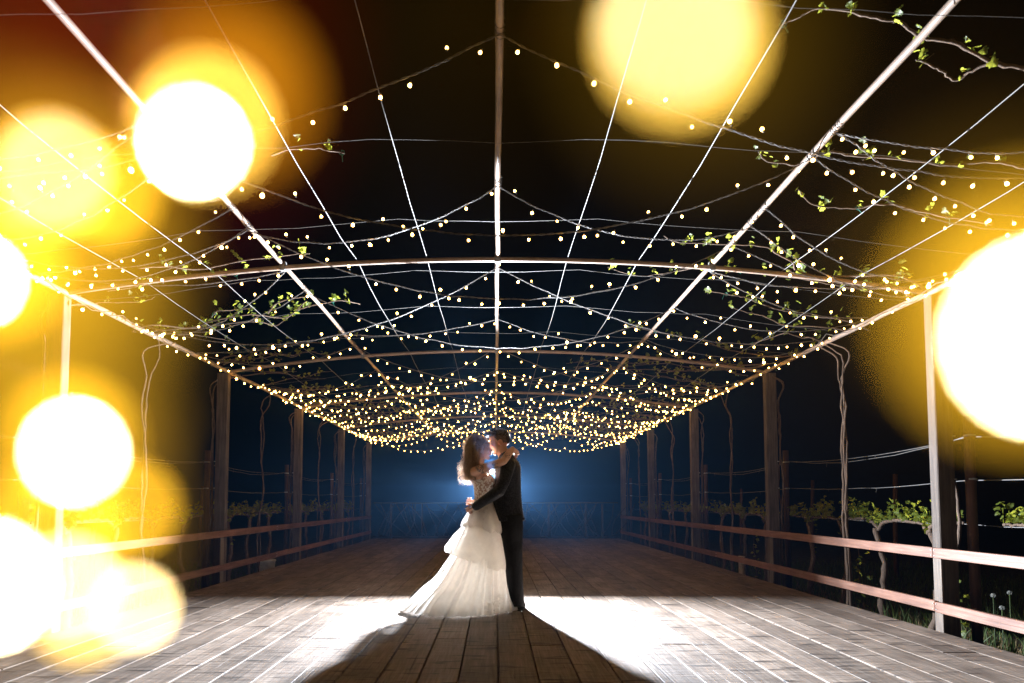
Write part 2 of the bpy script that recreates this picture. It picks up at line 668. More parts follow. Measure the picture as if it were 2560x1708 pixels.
def light_string(name, label, anchors, sags, spacing, group, jitter=.006):
    mid = sum((Vector(a) for a in anchors), Vector()) / len(anchors)
    root = thing(name, label, 'string light', mid, group)
    path = []
    for (a, b), sg in zip(zip(anchors, anchors[1:]), sags):
        a, b = Vector(a), Vector(b)
        n = max(4, int((b - a).length / .12))
        for i in range(n):
            t = i / n
            p = a.lerp(b, t)
            p.z -= sg * 4 * t * (1 - t)
            path.append(p + Vector((U(-jitter, jitter), U(-jitter, jitter), U(-jitter, jitter))))
    path.append(Vector(anchors[-1]))
    mb = MB()
    near = mid.y < 7.0
    if near:                                    # two wires twisted round each other
        fine = []
        for a, b in zip(path, path[1:]):
            n = max(1, int((b - a).length / .014))
            fine += [a.lerp(b, i / n) for i in range(n)]
        for ph in (0, pi):
            pts = []
            for i, p in enumerate(fine):
                t = (fine[min(i + 1, len(fine) - 1)] - fine[max(i - 1, 0)]).normalized()
                u = t.orthogonal().normalized()
                w = t.cross(u)
                a = i * .9 + ph
                pts.append(p + (u * cos(a) + w * sin(a)) * .0032)
            mb.tube(pts, .0025, 4)
    else:
        mb.tube(path, .0042, 4)
    for a in anchors:                           # cable ends wound round the tube
        a = Vector(a)
        if abs(a.x) < 2 and a.y < 9:
            c = Vector((a.x, a.y, roof_z(a.x) + .03))
            mb.tube([c + Vector((cos(k * .7) * .0225, -.05 + k * .0035, sin(k * .7) * .0225)) for k in range(30)], .0028, 4)
    mb.build('cable', M['cable'], root, True)
    acc, nxt = 0.0, U(.03, spacing)
    for a, b in zip(path, path[1:]):
        d = (b - a).length
        while nxt <= acc + d:
            p = a.lerp(b, (nxt - acc) / d)
            hot = 1 if random.random() < .07 else 0
            up = random.random() < .22
            drop = U(.025, .05)
            tilt = (U(-.5, .5), U(-.5, .5), U(0, 6))
            if up:
                tilt = (pi + tilt[0], tilt[1], tilt[2])
                drop = -drop
            inst('bulb', BULB[(0 if p.y < 4.3 else 2 if p.y < 8 else 4) + hot], (p.x + U(-.012, .012), p.y + U(-.012, .012), p.z - drop), root, tilt, U(.85, 1.15))
            nxt += spacing * U(.75, 1.25)
        acc += d
    return root


ORD = ['nearest the camera', 'second from the camera', 'third from the camera', 'fourth from the camera', 'fifth from the camera',
       'sixth from the camera', 'seventh from the camera', 'eighth from the camera', 'ninth from the camera', 'tenth from the camera',
       'eleventh from the camera', 'twelfth from the camera', 'farthest from the camera']
rz = roof_z
for i in range(11):                                  # tied up at the ridge, falling to both eaves
    y = 2.5 + 1.38 * i + U(-.08, .08)
    e = U(.2, 1.4)
    e2 = U(.2, 1.4)
    A = [(-3.60, y + e, rz(3.6)), (0, y, RIDGE), (3.60, y + e2, rz(3.6))]
    if i % 2:
        A = [(-3.60, y + e, rz(3.6)), (-1.83, y + U(.2, .6), rz(1.83) - .02), (0, y, RIDGE), (1.83, y + U(.2, .6), rz(1.83) - .02), (3.60, y + e2, rz(3.6))]
    sg = [U(.25, .5) for _ in range(2)] if len(A) == 3 else [U(.06, .26) for _ in range(4)]
    light_string('light_string', 'warm light string tied up at the ridge tube, %s' % ORD[i], A, sg, .165, 'light strings tied at the ridge')
for i in range(11):                                  # slung between the purlins
    y = 3.15 + 1.40 * i + U(-.22, .22)
    A = [(-3.60, y + U(-.3, .6), rz(3.6)), (-1.83, y + U(-.25, .25), rz(1.83)), (1.83, y + U(-.25, .25), rz(1.83)), (3.60, y + U(-.3, .6), rz(3.6))]
    light_string('light_string', 'warm light string slung in a deep bow between the purlins, %s' % ORD[i], A,
                 [U(.15, .25), U(.40, .5), U(.15, .25)], .165, 'light strings slung between the purlins')
for i in range(6):                                   # crossing strings in the far bays
    y = 9.2 + 1.4 * i
    A = [(-3.6, y, rz(3.6)), (-1.83, y + .9, rz(1.83)), (0, y + .2, RIDGE), (1.83, y - .5, rz(1.83)), (3.6, y + .8, rz(3.6))]
    light_string('light_string', 'warm light string zigzagging across the far roof, %s of its kind' % ORD[i].replace('nearest the camera', 'nearest'), A,
                 [U(.12, .3) for _ in range(4)], .165, 'light strings zigzagging across the far roof')
for s, side in ((-1, 'left'), (1, 'right')):          # short zigzags between purlin and eave above the camera
    for k, (ya, word) in enumerate(((1.9, 'nearest the camera'), (4.0, 'just past the first cross tube'))):
        A = [(s * 1.83, ya, rz(1.83)), (s * 3.6, ya + U(.5, .8), rz(3.6)), (s * 1.83, ya + U(1.0, 1.3), rz(1.83)), (s * 3.6, ya + U(1.6, 1.9), rz(3.6))]
        light_string('light_string', 'warm light string zigzagging between the %s purlin and eave, %s' % (side, word), A,
                     [U(.1, .3) for _ in range(3)], .15, 'light strings between purlin and eave')
for s, side in ((-1, 'left'), (1, 'right')):
    A = [(s * (3.58 + U(-.03, .02)), yy, EAVE + U(-.03, .03)) for yy in [1.6 + .8 * j for j in range(21)]]
    light_string('light_string', 'warm light string wound along the %s eave tube' % side, A, [U(.02, .08) for _ in range(20)], .27, None, .02)

# ================================================================== VINES
def leaf_mesh(name, seed):
    rd = random.Random(seed)
    lob = [(0, 0), (.30, -.16), (.55, .02), (.42, .22), (.60, .50), (.34, .52), (.22, .78), (0, 1.0)]
    vs, fs = [], []
    out = [(x, y) for x, y in lob] + [(-x, y) for x, y in lob[-2:0:-1]]
    vs.append((0, .32, .06))
    for x, y in out:
        x *= rd.uniform(.9, 1.1)
        y *= rd.uniform(.93, 1.07)
        vs.append((x, y, -.28 * x * x + .10 * rd.uniform(-1, 1) - .12 * y * y))
    n = len(out)
    for i in range(n):
        fs.append((0, 1 + i, 1 + (i + 1) % n))
    me = bpy.data.meshes.new(name)
    me.from_pydata([(v[0], v[1] - .02, v[2]) for v in vs], [], fs)
    me.materials.append(M['leaf'])
    me.polygons.foreach_set('use_smooth', [True] * len(me.polygons))
    return me


LEAF = [leaf_mesh('vine_leaf', i) for i in range(5)]
LEAFDATA = [([v.co.copy() for v in me.vertices], [tuple(p.vertices) for p in me.polygons]) for me in LEAF]
leaf_count = [0]


def rand_rot():
    return (U(-1.2, 1.2), U(-1.0, 1.0), U(0, 2 * pi))


def put_leaf(root, mass, p, size):
    """a leaf of its own while they are large in the picture, else joined into the vine's foliage"""
    if mass is None:
        inst('leaf', random.choice(LEAF), p, root, rand_rot(), size)
        leaf_count[0] += 1
    else:
        vs, fs = random.choice(LEAFDATA)
        from mathutils import Euler
        R = Euler(rand_rot()).to_matrix() * size
        mass.add([R @ v + Vector(p) for v in vs], fs)


def shoot(root, mass, p, size, n):
    p = Vector(p)
    d = Vector((U(-.5, .5), U(-.5, .5), U(.4, 1.0))).normalized()
    for i in range(n):
        q = p + d * (i / max(1, n - 1)) * size * U(1.0, 2.2) + Vector((U(-1, 1), U(-1, 1), U(-.6, .8))) * size * .55
        put_leaf(root, mass, q, size * U(.55, 1.1))


def gnarl(pts, amp, per=5):
    out = catmull(pts, per)
    return [p + Vector((U(-amp, amp), U(-amp, amp), U(-amp, amp))) if 0 < i < len(out) - 1 else p for i, p in enumerate(out)]


def cane(mb, pts, r0, r1, amp=.008, segs=5):
    g = gnarl(pts, amp, 5)
    n = len(g)
    rr = [(r0 + (r1 - r0) * i / (n - 1)) * U(.82, 1.25) for i in range(n)]
    mb.tube(g, rr, segs)
    return g


def add_ties(root, pts, n):
    for _ in range(n):
        p = random.choice(pts)
        a = U(0, 6)
        MB().tube([p + Vector((cos(t) * .016, U(-.003, .003), sin(t) * .016)) for t in [a + k * .9 for k in range(7)]]
                  + [p + Vector((U(-.03, .03), U(-.03, .03), -.045))], .0022, 4).build('tie', M['tie'], root)


def climbing_vine(s, y, label, ntrunk, canes, mass_mode, extra=None, against_post=False):
    """trunk rods climbing from the soil to the eave, canes spread over the roof"""
    x = s * (3.86 if against_post else 3.80)
    root = thing('climbing_vine', label, 'vine', (x, y, GZ), 'climbing vines of the pergola')
    top = Vector((s * 3.63, y + U(-.15, .15), EAVE + .02))
    mb = MB()
    for k in range(ntrunk):
        ox, oy = U(-.02, .02), U(-.03, .03)
        pts = [(x + ox, y + oy, GZ)]
        for zz in (.35, .8, 1.25, 1.7, 2.1, 2.42):
            pts.append((x + ox + U(-.03, .03), y + oy + U(-.045, .045), zz))
        pts.append((x - s * .03, y + U(-.2, .2), 2.66))
        pts.append(top + Vector((0, U(-.35, .35), 0)))
        cane(mb, pts, U(.010, .017), .007, .006, 6)
    mb.build('trunk', M['bark'], root, True)
    cm = MB()
    mass = MB() if mass_mode else None
    leafy = []
    for pts in canes:
        pts = [Vector(p) for p in pts]
        ln = sum((b - a).length for a, b in zip(pts, pts[1:]))
        g = cane(cm, pts, .0095 if ln > 1.2 else .0065, .0035, .004)
        acc = 0
        nxt = U(.05, .3)
        for a, b in zip(g, g[1:]):
            acc += (b - a).length
            if acc > nxt:
                shoot(root, mass, b, (U(.024, .044) if b.y < 4.2 else U(.034, .06)) if not mass_mode else U(.03, .05), random.choice((3, 4, 5, 6)))
                if random.random() < .5:
                    cm.tube([b, b + Vector((U(-.04, .04), U(-.03, .03), U(-.03, .05)))], .002, 4)
                nxt = acc + U(.07, .30)
        leafy += g
    if cm.v:
        cm.build('cane', M['bark'], root, True)
    if mass is not None and mass.v:
        tag(mass.build('foliage', M['leaf'], root, True), kind='stuff')
    if leafy and not mass_mode:
        add_ties(root, leafy, 3)
    return root


def px(*pts, off=.03):
    return [at_roof(a, b, off) for a, b in pts]


def z7(*pts):
    return px(*[(1700 + .3827 * a, 600 + .3827 * b) for a, b in pts])


def z4(*pts):
    return px(*[(.383 * a, 600 + .383 * b) for a, b in pts])


def rand_canes(s, y, n):
    out = []
    for _ in range(n):
        p = Vector((s * 3.6, y + U(-.5, .5), 0))
        dx = -s * U(.18, .34)
        dy = U(-.12, .3)
        pts = []
        for i in range(random.choice((4, 6, 8, 9))):
            q = p.copy()
            q.z = roof_z(q.x) + U(.0, .06)
            pts.append(q)
            p += Vector((dx * U(.7, 1.2), dy + U(-.12, .12), 0))
        out.append(pts)
    return out


r_near = [px((2600, 190), (2560, 172), (2477, 154), (2397, 112), (2347, 98), (2298, 94), (2254, 58), (2191, 45), (2124, 29), (2039, 22), (1990, 45), (1957, 60)),
          px((2477, 154), (2430, 178), (2388, 201), (2355, 178), (2325, 161), (2290, 150)),
          px((2600, 430), (2560, 420), (2481, 404), (2370, 413), (2258, 397), (2146, 391), (2080, 380), (2035, 393), (1995, 411), (1946, 408), (1914, 402), (1896, 380)),
          px((2480, 560), (2414, 549), (2303, 529), (2245, 513), (2191, 511), (2146, 520), (2071, 518), (2026, 509), (1995, 473))]
r_one = [px((2330, 735), (2250, 690), (2140, 690), (2052, 692), (1991, 676), (1983, 657), (1945, 636), (1914, 617), (1815, 610), (1700, 606), (1660, 590)),
         px((2330, 752), (2297, 749), (2236, 724), (2140, 720), (2083, 711), (1995, 696), (1914, 686), (1826, 673), (1769, 667), (1700, 676), (1600, 690), (1520, 668))]
r_mid = [z7((1240, 590), (1060, 520), (900, 500), (760, 480), (680, 460), (560, 430), (440, 380), (330, 360), (170, 330)),
         z7((1140, 600), (1040, 585), (900, 565), (680, 555), (560, 500), (470, 480), (330, 440)),
         z7((960, 690), (870, 640), (800, 640), (700, 610), (620, 630), (530, 660), (400, 690)),
         z7((930, 680), (800, 740), (640, 765), (450, 740), (300, 715), (150, 655), (0, 630), (-200, 590), (-350, 560))]
l_one = [px((679, 388), (714, 375), (777, 370), (817, 375), (862, 384)), z4((500, 430), (640, 410), (800, 408), (960, 395), (1010, 370)),
         z4((700, 330), (900, 300), (1080, 260), (1250, 250), (1500, 230), (1640, 200)),
         z4((900, 180), (1080, 170), (1300, 190), (1500, 150), (1900, 95), (2020, 90))]
l_mid = [z4((860, 590), (1000, 555), (1230, 575), (1380, 530), (1560, 495), (1680, 490), (1850, 510), (1960, 450), (2080, 420), (2230, 395), (2350, 420)),
         z4((900, 600), (1060, 590), (1230, 575), (1330, 575), (1500, 545), (1700, 535), (1800, 560), (1900, 490), (2000, 400)),
         z4((1380, 505), (1420, 465), (1500, 460), (1650, 440)), z4((1750, 480), (1800, 420), (1900, 385), (2000, 370), (2060, 370)),
         z4((860, 600), (1050, 610), (1250, 620), (1400, 640), (1500, 660))]
climbing_vine(1, 1.92, 'vine climbing outside the frame whose canes cross the upper corner tube', 2, r_near, False, against_post=True)
climbing_vine(1, 5.08, 'vine on the white lit post in the yellow glow', 1, r_one, False, against_post=True)
climbing_vine(1, 6.55, 'twisted pale vine trunk alone between the two nearest right posts', 3, r_mid, False)
climbing_vine(-1, 5.08, 'vine on the nearest left post behind the glowing fairy lights', 2, l_one, False, against_post=True)
climbing_vine(-1, 6.45, 'thin vine trunk alone between the two nearest left posts', 2, l_mid, False)
NAMES = ['second', 'third', 'fourth', 'fifth', 'sixth']
for s, side in ((-1, 'left'), (1, 'right')):
    for i, y in enumerate(POSTS[2:]):
        climbing_vine(s, y - .02, 'vine climbing the %s post of the %s row' % (NAMES[i], side), 2, rand_canes(s, y, 6 if i < 2 else 4), True, against_post=True)
    for i, y in enumerate((9.7, 12.9, 15.9)):
        climbing_vine(s, y, 'bare vine trunk in the %s gap beyond the couple on the %s side' % (('first', 'second', 'third')[i], side), 2,
                      rand_canes(s, y, 6), True)

# ================================================================== TRELLIS AND LOW VINES OUTSIDE THE RAILS
for s, side in ((-1, 'left'), (1, 'right')):
    X = s * 4.02
    tr = thing('vine_trellis', 'wire trellis on round poles behind the %s railing' % side, 'trellis', (X, 9, GZ))
    for y in POSTS:
        px_, py_ = s * (3.885 if y < 6 else 3.97), y + (-.10 if y < 6 else .10)
        MB().tube([(px_, py_, GZ), (px_ - s * .005, py_, 1.0), (px_, py_, 1.76)], .038, 9).build('pole', M['polewood'], tr, True)
        for z in (1.24, 1.60):
            MB().tube([(px_, py_, z - .007), (px_, py_, z + .007)], .0405, 9).build('band', M['band'], tr)
            MB().box((s * 3.80 - .012, y - .051, z - .005), (s * 3.80 + .008, y - .046, z + .005)).build('band', M['band'], tr)
    for z, r, amp, ph in ((.55, .003, .012, 0), (.86, .0035, .01, 0), (1.24, .004, .035, .02), (1.60, .0035, .05, .03), (1.61, .0035, .10, .05)):
        pts = []
        for a, b in zip([-1.2] + POSTS[:-1], POSTS):
            for i in range(10):
                t = i / 10
                pts.append((X + U(-.004, .004), a + .1 + (b - a) * t, z - amp * 4 * t * (1 - t) + U(-.006, .006)))
        pts.append((X, POSTS[-1] + .1, z))
        MB().tube(pts, r, 5).build('wire', M['wire'], tr, True)
        hb = MB()
        for p in pts[::3]:
            if random.random() < .7:
                p = Vector(p)
                hb.tube([p, p + Vector((U(-.01, .01), U(-.02, .02), U(-.05, -.02)))], .0015, 4)
        if hb.v:
            hb.build('wire_end', M['wire'], tr)

low_words = ['nearest', 'second', 'third', 'fourth', 'fifth', 'sixth', 'seventh', 'eighth', 'ninth', 'tenth', 'eleventh', 'twelfth', 'thirteenth',
             'fourteenth', 'fifteenth']
for s, side in ((-1, 'left'), (1, 'right')):
    ys = [3.35, 4.35, 5.62, 6.35, 7.05, 7.75, 9.0, 9.8, 10.7, 11.8, 12.8, 13.9, 15.0, 16.2]
    for i, y in enumerate(ys):
        X = s * (4.02 + U(-.02, .03))
        root = thing('low_grapevine', '%s leafy low vine along the trellis behind the %s railing' % (low_words[i], side), 'vine', (X, y, GZ),
                     'low vines on the trellis')
        mb = MB()
        lean = U(-.12, .12)
        g = cane(mb, [(X, y, GZ), (X + U(-.03, .03), y + lean * .4, .1), (X + U(-.03, .03), y + lean, .42), (X + U(-.02, .02), y + U(-.04, .04), .78)], .034, .024, .012, 7)
        mb.build('trunk', M['bark'], root, True)
        cb = MB()
        arms = []
        for d in (-1, 1):
            g2 = cane(cb, [(X, y, .76), (X, y + d * .1, .85), (X + U(-.02, .02), y + d * .3, .87), (X + U(-.02, .02), y + d * U(.42, .52), .87)], .020, .012, .012, 6)
            arms += g2
        cb.build('cordon', M['bark'], root, True)
        mass = None if (y < 8 and s > 0) else MB()
        cb2 = MB()
        for p in arms[1::2]:
            if random.random() < .85:
                hgt = U(.02, .16)
                shoot(root, mass, p + Vector((0, 0, .02)), U(.045, .07), random.choice((4, 5, 6)))
                shoot(root, mass, p + Vector((U(-.03, .03), U(-.03, .03), hgt)), U(.035, .055), random.choice((3, 4, 5)))
                if mass is not None or True:
                    cb2.tube([p, p + Vector((0, 0, hgt + .03))], .003, 4)
        if cb2.v:
            tag(cb2.build('shoot_stem', M['leaf'], root, True), kind='stuff')
        for k in range(2):
            if random.random() < .6:
                shoot(root, mass, (X + U(-.03, .03), y + lean + U(-.03, .03), U(.35, .7)), .04, 3)
        if mass is not None and mass.v:
            tag(mass.build('foliage', M['leaf'], root, True), kind='stuff')

for i, (x, y, h) in enumerate([(6.35, 9.6, 1.5), (6.4, 12.2, 1.5), (6.3, 15.5, 1.4), (-6.3, 9.4, 1.5), (-6.4, 13.0, 1.4)]):
    o = MB().tube([(x, y, GZ), (x + .01, y, .6), (x + .04, y, h)], .036, 8).build('vineyard_pole', M['polewood'], None, True, origin=(x, y, GZ))
    tag(o, ['dark vineyard pole beyond the gap between the nearest right posts', 'faint vineyard pole of the next row beyond the second right gap',
            'faint vineyard pole of the next row far behind the right posts', 'dark vineyard pole of the next row beyond the nearest left gap',
            'faint vineyard pole of the next row far behind the left posts'][i], 'pole')

# short plants under the railing on the right (new vine in leaf beside a dark post, tree guards)
for i, (x, y, h, lb) in enumerate([(3.95, 5.22, .62, 'thin leafy young vine beside the dark face of the nearest right post'),
                                   (3.92, 6.52, .62, 'thin leafy young vine at the foot of the lone pale trunk'),
                                   (3.92, 9.15, .7, 'thin leafy young vine beyond the second right post')]):
    root = thing('young_vine', lb, 'vine', (x, y, GZ))
    mb = MB()
    cane(mb, [(x, y, GZ), (x + .01, y, .1), (x - .01, y + .02, .35), (x, y, h)], .006, .003, .005)
    mb.build('stem', M['bark'], root, True)
    for k in range(16):
        put_leaf(root, None, (x + U(-.06, .06), y + U(-.06, .06), GZ + .15 + (h - .0) * k / 16), U(.03, .05))
for (pxx, pyy, y, lb) in ((1966, 1450, 8.35, 'pale perforated tree guard tube beside the second right post'),
                          (1858, 1432, 9.5, 'pale perforated tree guard tube standing beyond the second right post')):
    x = 3.86
    mb = MB()
    mb.tube([(x, y, GZ), (x, y, .20)], .05, 14, caps=False)
    mb.tube([(x, y, GZ), (x, y, .20)], .046, 14, caps=False)
    mb.tube([(x, y, .196), (x, y, .206)], .052, 14)
    o = mb.build('tree_guard', M['guard'], None, True, origin=(x, y, GZ))
    tag(o, lb, 'tree guard', 'tree guards')
tb = MB()
tb.rings([(-3.95, 10.3, GZ, .14, .14), (-3.95, 10.3, GZ + .1, .16, .16), (-3.95, 10.3, GZ + .26, .17, .17), (-3.95, 10.3, GZ + .27, .18, .18), (-3.95, 10.3, GZ + .29, .18, .18)], 20)
tag(tb.build('plastic_tub', M['tub'], None, True, origin=(-3.95, 10.3, GZ)), 'pale round plastic tub under the left railing', 'tub')

# grass
def grass(name, label, n, xr, yr, mat, hmin, hmax):
    mb = MB()
    for _ in range(n):
        x, y = U(*xr), U(*yr)
        h = U(hmin, hmax)
        a = U(0, 2 * pi)
        w = U(.004, .008)
        dx, dy = cos(a) * w, sin(a) * w
        bx, by = U(-.5, .5) * h, U(-.5, .5) * h
        mb.add([(x - dx, y - dy, GZ), (x + dx, y + dy, GZ), (x + dx * .6 + bx * .4, y + dy * .6 + by * .4, GZ + h * .6),
                (x - dx * .6 + bx * .4, y - dy * .6 + by * .4, GZ + h * .6), (x + bx, y + by, GZ + h)], [(0, 1, 2, 3), (3, 2, 4)])
    tag(mb.build(name, mat), label, 'grass', kind='stuff')


grass('grass', 'green grass growing among the vines behind the right railing', 9000, (3.9, 8.0), (2.2, 12), M['grass'], .06, .26)
grass('dry_grass', 'dry straw coloured grass beside the right edge of the deck', 3500, (3.66, 4.6), (2.0, 9), M['straw'], .03, .12)
grass('grass', 'green grass growing among the vines behind the left railing', 5000, (-7.5, -3.8), (2.5, 12), M['grass'], .06, .24)
for i, (pxx, pyy, y, lb) in enumerate([(2483, 1489, 4.75, 'tallest white dandelion clock in the grass near the right edge'),
                                       (2524, 1482, 4.95, 'white dandelion clock higher in the grass at the right edge'),
                                       (2505, 1520, 4.6, 'lowest white dandelion clock in the grass at the right edge')]):
    p = at_y(pxx, pyy, y)
    root = thing('dandelion_clock', lb, 'dandelion', (p.x, p.y, GZ), 'dandelion clocks')
    MB().tube([(p.x + .01, p.y, GZ), (p.x, p.y, GZ + .2), p], .0035, 5).build('stalk', M['grass'], root, True)
    mb = MB()
    for k in range(90):
        d = Vector((random.gauss(0, 1), random.gauss(0, 1), random.gauss(0, 1))).normalized()
        mb.tube([p, p + d * .016], .0006, 3)
        q = p + d * .017
        u = d.orthogonal().normalized() * .004
        w = d.cross(u)
        mb.add([q + u, q + w, q - u, q - w], [(0, 1, 2, 3)])
    mb.build('seed_head', M['seed'], root)

# ================================================================== PEOPLE
def skin_mat(name, col, tattoo=False):
    m, nt, N, L, b = new_mat(name)
    tc = N.new('ShaderNodeTexCoord')
    n = noise(N, L, tc.outputs['Object'], (1, 1, 1), 18, 4)
    r = ramp(N, [(0.3, tuple(c * .85 for c in col)), (0.7, tuple(min(1, c * 1.1) for c in col))])
    L.new(n.outputs['Fac'], r.inputs[0])
    c = r.outputs[0]
    if tattoo:
        for (cen, rad, sc_, lo) in TATTOO:
            d = N.new('ShaderNodeVectorMath')
            d.operation = 'DISTANCE'
            L.new(tc.outputs['Object'], d.inputs[0])
            d.inputs[1].default_value = cen
            lt = N.new('ShaderNodeMath')
            lt.operation = 'LESS_THAN'
            L.new(d.outputs['Value'], lt.inputs[0])
            lt.inputs[1].default_value = rad
            v = N.new('ShaderNodeTexNoise')
            v.inputs['Scale'].default_value = sc_
            v.inputs['Detail'].default_value = 2
            L.new(tc.outputs['Object'], v.inputs['Vector'])
            l2 = N.new('ShaderNodeMath')
            l2.operation = 'LESS_THAN'
            L.new(v.outputs['Fac'], l2.inputs[0])
            l2.inputs[1].default_value = lo
            mu = N.new('ShaderNodeMath')
            mu.operation = 'MULTIPLY'
            L.new(lt.outputs[0], mu.inputs[0])
            L.new(l2.outputs[0], mu.inputs[1])
            m2 = N.new('ShaderNodeMath')
            m2.operation = 'MULTIPLY'
            L.new(mu.outputs[0], m2.inputs[0])
            m2.inputs[1].default_value = .75
            c = mixc(N, L, c, (0.035, 0.04, 0.045), m2.outputs[0])
    L.new(c, b.inputs['Base Color'])
    b.inputs['Roughness'].default_value = 0.48
    b.inputs['Subsurface Weight'].default_value = 0.25
    b.inputs['Subsurface Radius'].default_value = (0.012, 0.004, 0.002)
    b.inputs['Subsurface Scale'].default_value = 1.0
    return m


def finish(o, voxel, smooth_it=4):
    rm = o.modifiers.new('join', 'REMESH')
    rm.mode = 'VOXEL'
    rm.voxel_size = voxel
    rm.use_smooth_shade = True
    sm = o.modifiers.new('soften', 'SMOOTH')
    sm.factor = 0.5
    sm.iterations = smooth_it
    return o


BY, GY = 5.95, 5.99          # depth of the bride and of the groom

# positions relative to the bride's base (the Object coordinates of her mesh)
BB = Vector((-0.15, BY, 0.0))
TATTOO = [(Vector((-.15, 5.775, 1.385)) - BB, .062, 70, .52), (Vector((-.02, 5.70, 1.40)) - BB, .035, 90, .49),
          (Vector((.085, 5.73, 1.49)) - BB, .04, 110, .44)]
M['skin_b'] = skin_mat('bride_skin', (0.62, 0.36, 0.24), True)
M['skin_g'] = skin_mat('groom_skin', (0.60, 0.35, 0.25))


def hand(mb, wrist, direction, palm_n, spread=1.0, curl=.5, size=1.0):
    """palm and five bent fingers; direction = wrist to knuckles, palm_n = way the palm faces"""
    d = Vector(direction).normalized()
    n = Vector(palm_n)
    n = (n - d * n.dot(d)).normalized()
    sd = d.cross(n)
    w = Vector(wrist)
    L_ = size
    mb.tube([w - d * .01, w + d * .03 * L_, w + d * .06 * L_, w + d * .085 * L_], [.022 * L_, (.016 * L_, .030 * L_), (.015 * L_, .037 * L_), (.012 * L_, .036 * L_)], 10, round_caps=True)
    for k, (off, ln) in enumerate(((-.030, .062), (-.010, .072), (.011, .068), (.030, .052))):
        p = w + d * .082 * L_ + sd * off * L_
        a = 0
        pts = [p - d * .015]
        for seg in (.42, .33, .25):
            pts.append(p.copy())
            a += curl * (1.0 + .12 * k)
            dir2 = (d * cos(a) + n * sin(a) + sd * off * 2.0 * spread).normalized()
            p = p + dir2 * ln * seg * L_ * 1.15
        pts.append(p)
        mb.tube(pts, [.0085 * L_, .0088 * L_, .0082 * L_, .0075 * L_, .006 * L_], 7, round_caps=True)
    p = w + d * .028 * L_ - sd * .026 * L_
    dir1 = (d * .75 - sd * .55 + n * .35).normalized()
    dir2 = (d * .85 - sd * .15 + n * .6).normalized()
    mb.tube([p - dir1 * .01, p + dir1 * .03 * L_, p + dir1 * .03 * L_ + dir2 * .03 * L_], [.013 * L_, .0105 * L_, .008 * L_], 8, round_caps=True)


def head(mb, c, f, tilt, size=1.0, ear=True, female=False):
    """c = centre of the skull, f = +1/-1 facing along X, tilt = nod (radians, + looks down)"""
    c = Vector(c)
    R = Matrix.Rotation(-tilt * -f if False else tilt * f, 3, 'Y')

    def P(x, y, z):
        return c + R @ Vector((x * f * size, y * size, z * size))

    def E(p, r):
        mb.ball(P(*p), [q * size for q in r], nu=18, nv=12, rot=R)

    E((-.008, 0, .022), (.098, .076, .088))            # cranium
    E((.030, 0, -.010), (.066, .064, .085))            # face
    E((.030, 0, -.068), (.050, .050 if not female else .044, .045))   # jaw
    E((.062, 0, -.098), (.024, .026, .020))            # chin
    E((.074, 0, .022), (.020, .046, .014))             # brow
    E((.060, 0, .055), (.036, .052, .035))             # forehead
    mb.tube([P(.088, 0, .012), P(.098, 0, -.010), P(.112, 0, -.030), P(.104, 0, -.041)], [.009 * size, .0105 * size, .014 * size, .012 * size], 9, round_caps=True)
    for sgn in (-1, 1):
        E((.098, sgn * .011, -.036), (.011, .008, .008))   # nostrils
        E((.066, sgn * .040, -.022), (.024, .018, .020))   # cheekbone
        E((.079, sgn * .030, .004), (.0135, .016, .011))   # closed lids
        if ear:
            E((-.010, sgn * .077, -.010), (.019, .009, .031))
            E((-.012, sgn * .080, -.030), (.010, .007, .013))
    E((.089, 0, -.060), (.014, .022, .0065))           # lips
    E((.088, 0, -.071), (.013, .019, .0070))
    return P, R


# ---------------------------------------------------------------- groom
gr = thing('person', 'groom in a dark patterned jacket and black trousers holding the bride', 'person', (.12, GY, 0))
mb = MB()
gP, gR = head(mb, (.022, GY, 1.650), -1, .20, 1.0)
mb.tube([(.085, GY, 1.44), (.065, GY, 1.52), (.035, GY, 1.60)], [.070, .060, .058], 14, round_caps=True)
mb.rings([(.11, GY, .80, .11, .16), (.115, GY, 1.05, .10, .14), (.11, GY, 1.3, .11, .17), (.10, GY, 1.42, .09, .17), (.095, GY, 1.47, .05, .08)], 20)
hand(mb, (-.205, 5.765, 1.010), (-.75, .42, -.42), (.15, .95, .1), .6, .38)
hand(mb, (-.205, 6.13, 1.06), (-.9, -.4, 0), (.1, -1, 0), .6, .35)
mb.tube([(-.02, 5.73, 1.15), (-.205, 5.765, 1.010)], [.035, .026], 10)
mb.tube([(-.0, 6.2, 1.15), (-.205, 6.13, 1.06)], [.035, .026], 10)
finish(mb.build('body', M['skin_g'], gr, True), .0042, 3)


def cloth_mat(name, lo, hi, scale, rough, bump, sheen=.3, vor=False):
    m, nt, N, L, b = new_mat(name)
    tc = N.new('ShaderNodeTexCoord')
    n = noise(N, L, tc.outputs['Object'], (1, 1, 1), scale, 3)
    src = n.outputs['Fac']
    r = ramp(N, [(0.44, lo), (0.58, hi)])
    L.new(src, r.inputs[0])
    L.new(r.outputs[0], b.inputs['Base Color'])
    b.inputs['Roughness'].default_value = rough
    b.inputs['Sheen Weight'].default_value = sheen
    b.inputs['Specular IOR Level'].default_value = .2
    b.inputs['Sheen Roughness'].default_value = .4
    bp = N.new('ShaderNodeBump')
    bp.inputs['Strength'].default_value = bump
    bp.inputs['Distance'].default_value = .006
    L.new(src, bp.inputs['Height'])
    f2 = noise(N, L, tc.outputs['Object'], (1, 1, 1), 9, 2)
    b2 = N.new('ShaderNodeBump')
    b2.inputs['Strength'].default_value = .5
    b2.inputs['Distance'].default_value = .03
    L.new(f2.outputs['Fac'], b2.inputs['Height'])
    L.new(b2.outputs[0], bp.inputs['Normal'])
    L.new(bp.outputs[0], b.inputs['Normal'])
    return m


